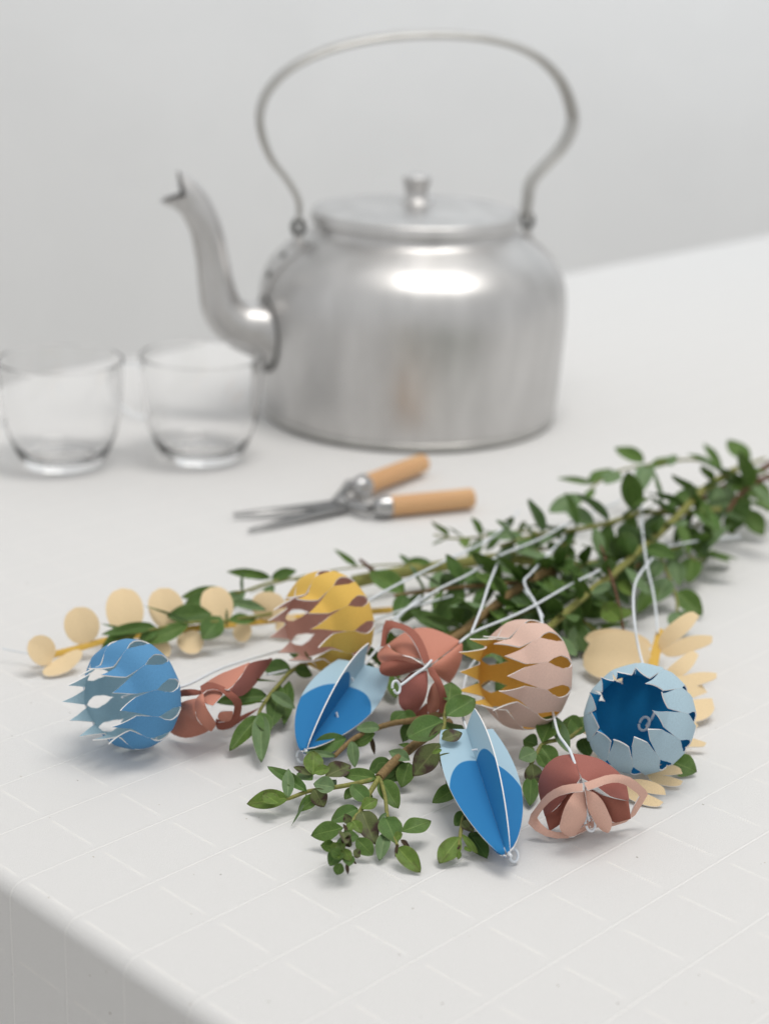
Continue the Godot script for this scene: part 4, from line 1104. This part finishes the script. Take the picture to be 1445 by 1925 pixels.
# two almond sheets slotted through each other: four vanes about an axis
func bud(label: String, back: Vector3, tip: Vector3, width: float, turn: float) -> Node3D:
	var mid := back.lerp(tip, 0.5)
	var t := thing("paper_bud", label, "paper flower", Vector3(mid.x, TOP, mid.z), "two tone blue paper buds")
	var axis := (tip - back).normalized()
	var x := axis.cross(Vector3.UP).normalized()
	var y := x.cross(axis).normalized()
	for k in 4:
		var a := turn + k * PI / 2
		var out := x * cos(a) + y * sin(a)
		var across := axis.cross(out)
		var rows := []
		for i in 23:
			var f := i / 22.0
			var hw := width * pow(maxf(sin(PI * lerpf(0.22, 1.0, f)), 0.0), 0.72)
			var p := back.lerp(tip, f)
			var row := PackedVector3Array()
			for j in 7:
				var s := j / 6.0
				row.append(p + out * (0.0003 + hw * s) + across * (0.0012 * s * s * (1.0 if k % 2 else -1.0)))
			rows.append(row)
		card("vane", rows, t, M.bud, M.bud)
		if k < 2:
			var q := back.lerp(tip, 0.60 if k else 0.24) + out * 0.003
			wire(t, [q - across * 0.0016 + axis * 0.001, q + out * 0.0012, q + across * 0.0020 - axis * 0.001], "wire_pin", 0.0005)
	return t


# a round leaf of the cream paper branch, with a slit from the tip when «slit» is over 0
func paper_leaf(parent: Node3D, base: Vector3, tip: Vector3, width: float, face: Vector3, bend: float, slit := 0.0, shape := 0.5) -> void:
	if slit <= 0.0:
		card("leaf", blade(base, tip, width, face, shape, bend, 0.12, -1.0, 1.0, 17, 9), parent, M.cream, M.cream)
		return
	for s in [-1.0, 1.0]:
		var rows := blade(base, tip, width, face, shape, bend, 0.15, 0.012 * s, s, 17, 5)
		var side := (tip - base).cross(face).normalized()
		for i in rows.size():
			var t := float(i) / (rows.size() - 1)
			var open := maxf(0.0, t - 0.35) / 0.65
			for j in 5:
				rows[i][j] += side * s * open * open * slit + side.cross(tip - base).normalized() * open * open * slit * (0.5 if s > 0 else -0.2)
		card("leaf", rows, parent, M.cream, M.cream)


# ---------------------------------------------------------------- the setting

func setting() -> void:
	var wall := MeshInstance3D.new()
	var wm := BoxMesh.new()
	wm.size = Vector3(9.0, 4.6, 0.12)
	wall.name = "wall"
	wall.mesh = wm
	var wmat := flat(Color(0.93, 0.93, 0.928), 0.9, 0.2)
	wmat.albedo_texture = noise_tex(0.01, 0.985, 1.0, 256, 31, 3)
	wmat.uv1_triplanar = true
	wall.material_override = wmat
	wall.position = Vector3(0.3, 2.3, -3.3)
	wall.set_meta("kind", "structure")
	add_child(wall)
	var floor_ := MeshInstance3D.new()
	var fm := BoxMesh.new()
	fm.size = Vector3(9.0, 0.1, 7.0)
	floor_.name = "floor"
	floor_.mesh = fm
	floor_.material_override = flat(Color(0.72, 0.70, 0.67), 0.7, 0.3)
	floor_.position = Vector3(0.3, -0.05, 0.26)
	floor_.set_meta("kind", "structure")
	add_child(floor_)


# the table under its cloth: u runs down-right (the short way), v up-right (the long way)
func tablecloth() -> void:
	var A := Vector3(0.69151, 0, -0.72236)
	var B := Vector3(0.72236, 0, 0.69151)
	var origin := V(-163.2, 0, -676.2)
	var u0 := -15.9
	var u1 := 9.05
	var v0 := -1.0
	var v1 := 58.0
	var R := 0.18
	var corner := origin + B * CELL * (u0 + u1) / 2 + A * CELL * (v0 + v1) / 2
	var o := thing("table", "long table covered by white woven tablecloth with raised check lines", "table", Vector3(corner.x, 0, corner.z))
	var mat := cloth_material()
	var n := FastNoiseLite.new()
	n.seed = 4
	n.frequency = 0.11
	var s := Shape.new()
	# profile across an edge: flat, then a quarter round, then down
	var drop := 9.0
	var us := []
	for e in [[u0, -1.0], [u1, 1.0]]:
		var a := []
		for i in 17:
			a.append([e[0] - e[1] * R * (1.0 - i / 16.0) * 1.0, 0.0])
	var uu := edge_profile(u0, u1, R, drop, 40)
	var vv := edge_profile(v0, v1, R, drop, 90)
	var rows := []
	var uvs := []
	for a in uu:
		var row := PackedVector3Array()
		var ur := PackedVector2Array()
		for b in vv:
			var down: float = maxf(a[1], b[1])
			var wob: float = n.get_noise_2d(a[2] * 1.0, b[2] * 1.0) * 0.0009
			var pu: float = a[0]
			var pv: float = b[0]
			var p: Vector3 = origin + B * CELL * pu + A * CELL * pv
			var hang: float = clampf((down - R) / 6.0, 0.0, 1.0)
			p += (B * signf(a[2] - (u0 + u1) / 2) * (1.0 if a[1] > R else 0.0) + A * signf(b[2] - (v0 + v1) / 2) * (1.0 if b[1] > R else 0.0)) * hang * (0.003 + 0.010 * n.get_noise_2d(a[2] * 2.5 + 50, b[2] * 2.5))
			p.y = TOP - down * CELL + wob * (1.0 - hang) - 0.0009
			row.append(p)
			ur.append(Vector2(a[2] + 0.5, b[2] + 0.5))
		rows.append(row)
		uvs.append(ur)
	var norms := normals_of(rows)
	if norms[60][60].y < 0.0:
		for r in norms:
			for j in r.size():
				r[j] = -r[j]
	s.grid(rows, norms, 0.0, 1.0, 1.0, uvs)
	for q in s.uv:
		s.uv2.append(q / 9.0)
	commit(s, "tablecloth", o, mat)
	# the board and legs under the cloth
	var w := Shape.new()
	var lo := origin + B * CELL * (u0 + 0.3) + A * CELL * (v0 + 0.3)
	var bu := B * CELL * (u1 - u0 - 0.6)
	var bv := A * CELL * (v1 - v0 - 0.6)
	box(w, lo + Vector3.DOWN * 0.03, bu, Vector3.UP * 0.026, bv)
	commit(w, "board", o, M.wood)
	for i in [0.05, 0.9]:
		for j in [0.03, 0.93]:
			var g := Shape.new()
			var f: Vector3 = lo + bu * i + bv * j
			box(g, Vector3(f.x, 0.001, f.z), B * 0.05, Vector3.UP * (TOP - 0.032), A * 0.05)
			commit(g, "leg", o, M.wood)


func box(s: Shape, p: Vector3, a: Vector3, b: Vector3, c: Vector3) -> void:
	var mid := p + (a + b + c) * 0.5
	for f in [[p, a, b], [p + c, a, b], [p, b, c], [p + a, b, c], [p, a, c], [p + b, a, c]]:
		var n: Vector3 = f[1].cross(f[2]).normalized()
		var ctr: Vector3 = f[0] + (f[1] + f[2]) * 0.5
		if n.dot(ctr - mid) < 0.0:
			n = -n
		s.quad(f[0], f[0] + f[1], f[0] + f[1] + f[2], f[0] + f[2], n)


# [place along the axis, fall, length along the cloth], all in cells
func edge_profile(lo: float, hi: float, R: float, drop: float, steps: int) -> Array:
	var out := []
	for i in 11:
		var d := drop * (1.0 - i / 10.0)
		out.append([lo - R, R + d, lo - R * PI / 2 - d])
	for i in range(1, 9):
		var a := PI / 2 * (1.0 - i / 9.0)
		out.append([lo - R * sin(a), R * (1.0 - cos(a)), lo - R * a])
	for i in steps + 1:
		var p := lerpf(lo, hi, float(i) / steps)
		out.append([p, 0.0, p])
	for i in range(1, 10):
		var a := PI / 2 * i / 9.0
		out.append([hi + R * sin(a), R * (1.0 - cos(a)), hi + R * a])
	for i in range(1, 11):
		var d := drop * i / 10.0
		out.append([hi + R, R + d, hi + R * PI / 2 + d])
	return out


# ---------------------------------------------------------------- kettle, mugs, snips

func kettle() -> void:
	var c := V(16.5, 0, -1297)
	var o := thing("kettle", "large dull aluminium kettle with tall arched handle and curved spout", "kettle", c)
	var s := Shape.new()
	lathe(s, smooth2([Vector2(0, 1.5), Vector2(60, 1.5), Vector2(103, 1.5), Vector2(108, 3.5), Vector2(110.5, 9), Vector2(112, 25), Vector2(113.5, 50), Vector2(114.5, 72), Vector2(114.5, 88), Vector2(112.8, 101), Vector2(108.8, 111), Vector2(103, 118.5), Vector2(95.6, 125), Vector2(87, 130.6), Vector2(80, 135), Vector2(76, 138.2), Vector2(74.2, 142), Vector2(74, 147)].map(func(p): return p * 0.001), 3), c, 96)
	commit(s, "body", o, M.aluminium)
	s = Shape.new()
	lathe(s, smooth2([Vector2(104, 0.4), Vector2(108.5, 0.6), Vector2(110.2, 2), Vector2(110.6, 4.2), Vector2(109.5, 5.5)].map(func(p): return p * 0.001), 3), c, 96)
	commit(s, "base_rim", o, M.dark_aluminium)
	s = Shape.new()
	lathe(s, smooth2([Vector2(70, 144), Vector2(76, 144.2), Vector2(77.6, 145.5), Vector2(77.8, 147.5), Vector2(77.0, 149), Vector2(76.6, 150.5), Vector2(76.4, 152), Vector2(74, 153.6), Vector2(66, 154.8), Vector2(45, 157), Vector2(20, 158.8), Vector2(0, 159.2)].map(func(p): return p * 0.001), 3), c, 96)
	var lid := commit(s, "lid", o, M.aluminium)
	s = Shape.new()
	lathe(s, smooth2([Vector2(13.5, 158.6), Vector2(12.5, 160.5), Vector2(9.2, 162), Vector2(8.2, 166), Vector2(8.6, 169.5), Vector2(9.8, 172.5), Vector2(10.2, 176), Vector2(9.4, 178), Vector2(6, 179), Vector2(0, 179.2)].map(func(p): return p * 0.001), 4), c, 40)
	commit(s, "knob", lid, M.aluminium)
	# spout and bail lie in one plane, the spout side a little nearer
	var d := Vector3(-cos(deg_to_rad(19)), 0, sin(deg_to_rad(19)))
	var side := d.cross(Vector3.UP)
	var line := []
	for p in [[98, 62], [110, 66], [123, 69], [139, 74], [150, 85], [155, 103], [158, 122], [162, 142], [168, 156], [175, 165], [184, 171]]:
		line.append(c + d * p[0] * 0.00097 + Vector3.UP * p[1] * 0.001)
	s = Shape.new()
	var l := spline(line, 5)
	var rad := [27.0, 24.5, 19.5, 16.8, 14.8, 12.6, 11.4, 11.2, 11.0, 10.6, 10.4]
	var rows := []
	for i in l.size():
		var t := (l[mini(i + 1, l.size() - 1)] - l[maxi(i - 1, 0)]).normalized()
		var up := side.cross(t).normalized()
		var f := float(i) / (l.size() - 1) * 10.0
		var k := mini(int(f), 9)
		var r: float = lerpf(rad[k], rad[k + 1], f - k) * 0.001
		var near_end := smoothstep(0.72, 1.0, float(i) / (l.size() - 1))
		var row := PackedVector3Array()
		for j in 41:
			var a := TAU * j / 40
			var beak := (absf(cos(a)) - 0.45) * 0.012 * near_end
			row.append(l[i] + side * sin(a) * r * (1.0 - 0.15 * near_end) + up * cos(a) * r * (1.0 + 0.22 * near_end) + t * beak)
		rows.append(row)
	var nr := normals_of(rows, true)
	if nr[10][0].dot(rows[10][0] - l[10]) < 0.0:
		for r in nr:
			for j in r.size():
				r[j] = -r[j]
	s.grid(rows, nr, 0.0)
	s.grid(rows, nr, -0.0012)
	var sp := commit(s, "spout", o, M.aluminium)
	# seam where the spout meets the body
	s = Shape.new()
	var ring := []
	for j in 41:
		var a := TAU * j / 40
		var yy := 66.0 + 27.5 * cos(a)
		var ss := 26.5 * sin(a)
		var rr := sqrt(114.0 * 114.0 - ss * ss)
		ring.append(c + d * rr * 0.001 + side * ss * 0.001 + Vector3.UP * yy * 0.001)
	tube(s, PackedVector3Array(ring), [0.0016, 0.0016], 8, false)
	commit(s, "seam", sp, M.dull)
	# bail
	line = []
	for p in [[92, 148], [90, 152], [91, 163], [99, 177], [111, 192], [118.5, 210], [119.5, 226], [112, 242], [94, 257], [64, 269], [23, 276.5], [-22, 278], [-60, 274], [-89, 264], [-110, 247], [-121, 226], [-122, 211], [-114, 196], [-99, 181], [-91, 171], [-89.5, 158], [-88.5, 145]]:
		line.append(c + d * p[0] * 0.00099 + Vector3.UP * p[1] * 0.001)
	s = Shape.new()
	tube(s, spline(line, 6), [0.0045, 0.0065, 0.0080, 0.0085, 0.0090, 0.0095, 0.0085], 16, true, side, 0.36)
	var bail := commit(s, "handle", o, M.dark_aluminium)
	for e in [1.0, -1.0]:
		s = Shape.new()
		var eye: Vector3 = c + d * 89.5 * e * 0.001 + Vector3.UP * 0.143
		var ll := []
		for j in 17:
			var a := TAU * j / 16
			ll.append(eye + d * cos(a) * 0.0038 + Vector3.UP * sin(a) * 0.0052)
		tube(s, PackedVector3Array(ll), [0.0022, 0.0022], 8, false)
		commit(s, "ring", bail, M.dull)
		# bracket: a post from the shoulder and a tongue riveted to it
		var br := Shape.new()
		tube(br, PackedVector3Array([eye + Vector3.DOWN * 0.006, eye + Vector3.DOWN * 0.012 + d * e * 0.001, eye + Vector3.DOWN * 0.024 + d * e * 0.003]), [0.0036, 0.0050, 0.0065], 10, true, side, 0.8)
		var b := commit(br, "bracket", o, M.aluminium)
		var tongue := []
		for i in 13:
			var t := i / 12.0
			var prof := [Vector2(84, 132.5), Vector2(94, 126.2), Vector2(103, 118.6), Vector2(108.8, 111), Vector2(112.8, 101.2), Vector2(114.6, 88)]
			var f := t * 5.0
			var k := mini(int(f), 4)
			var q: Vector2 = prof[k].lerp(prof[k + 1], f - k)
			var hw := 0.014 * pow(1.0 - pow(t, 2.2), 0.5) if t < 1.0 else 0.0
			var row := PackedVector3Array()
			for j in 9:
				var ang := (j / 4.0 - 1.0) * hw / (q.x * 0.001)
				var dd: Vector3 = (d * e).rotated(Vector3.UP, ang)
				row.append(c + dd * (q.x + 0.6) * 0.001 + Vector3.UP * (q.y + 0.6) * 0.001)
			tongue.append(row)
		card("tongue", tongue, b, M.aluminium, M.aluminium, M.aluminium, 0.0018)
		for q in [Vector2(99.5, 121.8), Vector2(109.8, 109.0)]:
			var rv := Shape.new()
			var nn: Vector3 = (d * e + Vector3.UP * 0.8).normalized()
			lathe(rv, [Vector2(0.0034, 0), Vector2(0.003, 0.0012), Vector2(0.0018, 0.002), Vector2(0, 0.0022)], c + d * e * q.x * 0.001 + Vector3.UP * q.y * 0.001 + nn * 0.0008, 14, nn)
			commit(rv, "rivet", b, M.dull)


func mug(label: String, at: Vector3, turn: float) -> void:
	var o := thing("glass_mug", label, "glass mug", at, "clear glass mugs")
	var s := Shape.new()
	var up := Vector3.UP
	lathe(s, smooth2([Vector2(0, 1.2), Vector2(20, 1.0), Vector2(23.5, 0.2), Vector2(26.2, 1.4), Vector2(28.5, 4.5), Vector2(32, 11), Vector2(36.8, 24), Vector2(39.8, 40), Vector2(41.3, 56), Vector2(42, 71), Vector2(41.9, 72.4), Vector2(41.2, 73.0), Vector2(40.6, 72.4), Vector2(40.4, 71), Vector2(39.8, 56), Vector2(38.3, 40), Vector2(35.2, 24.6), Vector2(30, 12.6), Vector2(23, 7.6), Vector2(10, 6.6), Vector2(0, 6.3)].map(func(p): return p * 0.001), 3), at, 72)
	commit(s, "cup", o, M.glass)
	var d := Vector3(-1, 0, 0).rotated(up, turn)
	var line := []
	for p in [[41.2, 64], [47, 65.5], [55, 64], [60.5, 57], [60, 47], [55, 37], [47, 30], [38.6, 29]]:
		line.append(at + d * p[0] * 0.001 + up * p[1] * 0.001)
	s = Shape.new()
	tube(s, spline(line, 6), [0.0042, 0.0036, 0.0036, 0.0042], 14, true, d.cross(up), 0.8)
	commit(s, "handle", o, M.glass)


func snip_blade(t: Node3D, from: Vector3, tip: Vector3, width: float, thick: float) -> void:
	var axis := tip - from
	var side := axis.cross(Vector3.UP).normalized()
	var rows := []
	for i in 14:
		var f := i / 13.0
		var w := width * (1.0 - 0.90 * pow(f, 1.15)) * 0.5
		var row := PackedVector3Array()
		for j in 5:
			var s := j / 2.0 - 1.0
			row.append(from + axis * f + side * s * w + Vector3.UP * thick * (1.0 - absf(s)) * 0.8)
		rows.append(row)
	card("blade", rows, t, M.blade, M.blade, M.steel, 0.0016)


# a shank, a domed ferrule and a round wooden grip along six points
func snip_handle(t: Node3D, p: Array) -> void:
	var s := Shape.new()
	tube(s, spline([p[0], p[1], p[2]], 6), [0.0036, 0.0030, 0.0034], 10)
	var h := commit(s, "handle", t, M.steel)
	var grip: Vector3 = (p[5] - p[4])
	var len := grip.length()
	var up := grip.normalized()
	s = Shape.new()
	lathe(s, smooth2([Vector2(0, -0.0095), Vector2(0.003, -0.0093), Vector2(0.0052, -0.0078), Vector2(0.0066, -0.0045), Vector2(0.0070, -0.001), Vector2(0.0071, 0.0015), Vector2(0.0064, 0.0018)], 3), p[4], 32, up)
	commit(s, "ferrule", h, M.steel)
	s = Shape.new()
	lathe(s, [Vector2(0, -0.001), Vector2(0.0062, -0.001), Vector2(0.0064, 0.0005), Vector2(0.0065, len * 0.5), Vector2(0.0065, len - 0.0012), Vector2(0.0061, len - 0.0003), Vector2(0.0055, len), Vector2(0, len)], p[4], 32, up)
	commit(s, "grip", h, M.wood)


func snip_joint(t: Node3D, at: Vector3, line: Array) -> void:
	var s := Shape.new()
	lathe(s, smooth2([Vector2(0.0046, -0.004), Vector2(0.0046, 0.0008), Vector2(0.0038, 0.0018), Vector2(0.0015, 0.0022), Vector2(0, 0.0022)], 3), at, 20)
	commit(s, "pivot", t, M.steel)
	s = Shape.new()
	var l := resample(spline(line, 6), 90)
	var coil := PackedVector3Array()
	for i in l.size():
		var d := (l[mini(i + 1, 89)] - l[maxi(i - 1, 0)]).normalized()
		var x := d.cross(Vector3.UP).normalized()
		var y := x.cross(d)
		coil.append(l[i] + (x * cos(i * 0.55) + y * sin(i * 0.55)) * 0.0022)
	tube(s, coil, [0.0006, 0.0006], 6)
	commit(s, "spring", t, M.steel)


# a narrow folded strip of card along a line
func paper_strip(t: Node3D, line: Array, width: float, mat: Material) -> void:
	var l := spline(line, 4)
	var rows := []
	for i in l.size():
		var d := (l[mini(i + 1, l.size() - 1)] - l[maxi(i - 1, 0)]).normalized()
		var side := d.cross(Vector3(0, 0.75, 0.65)).normalized()
		var up := side.cross(d)
		var row := PackedVector3Array()
		for j in 5:
			var s := j / 2.0 - 1.0
			row.append(l[i] + side * s * width * 0.5 - up * absf(s) * width * 0.18)
		rows.append(row)
	card("stem_strip", rows, t, mat, mat)
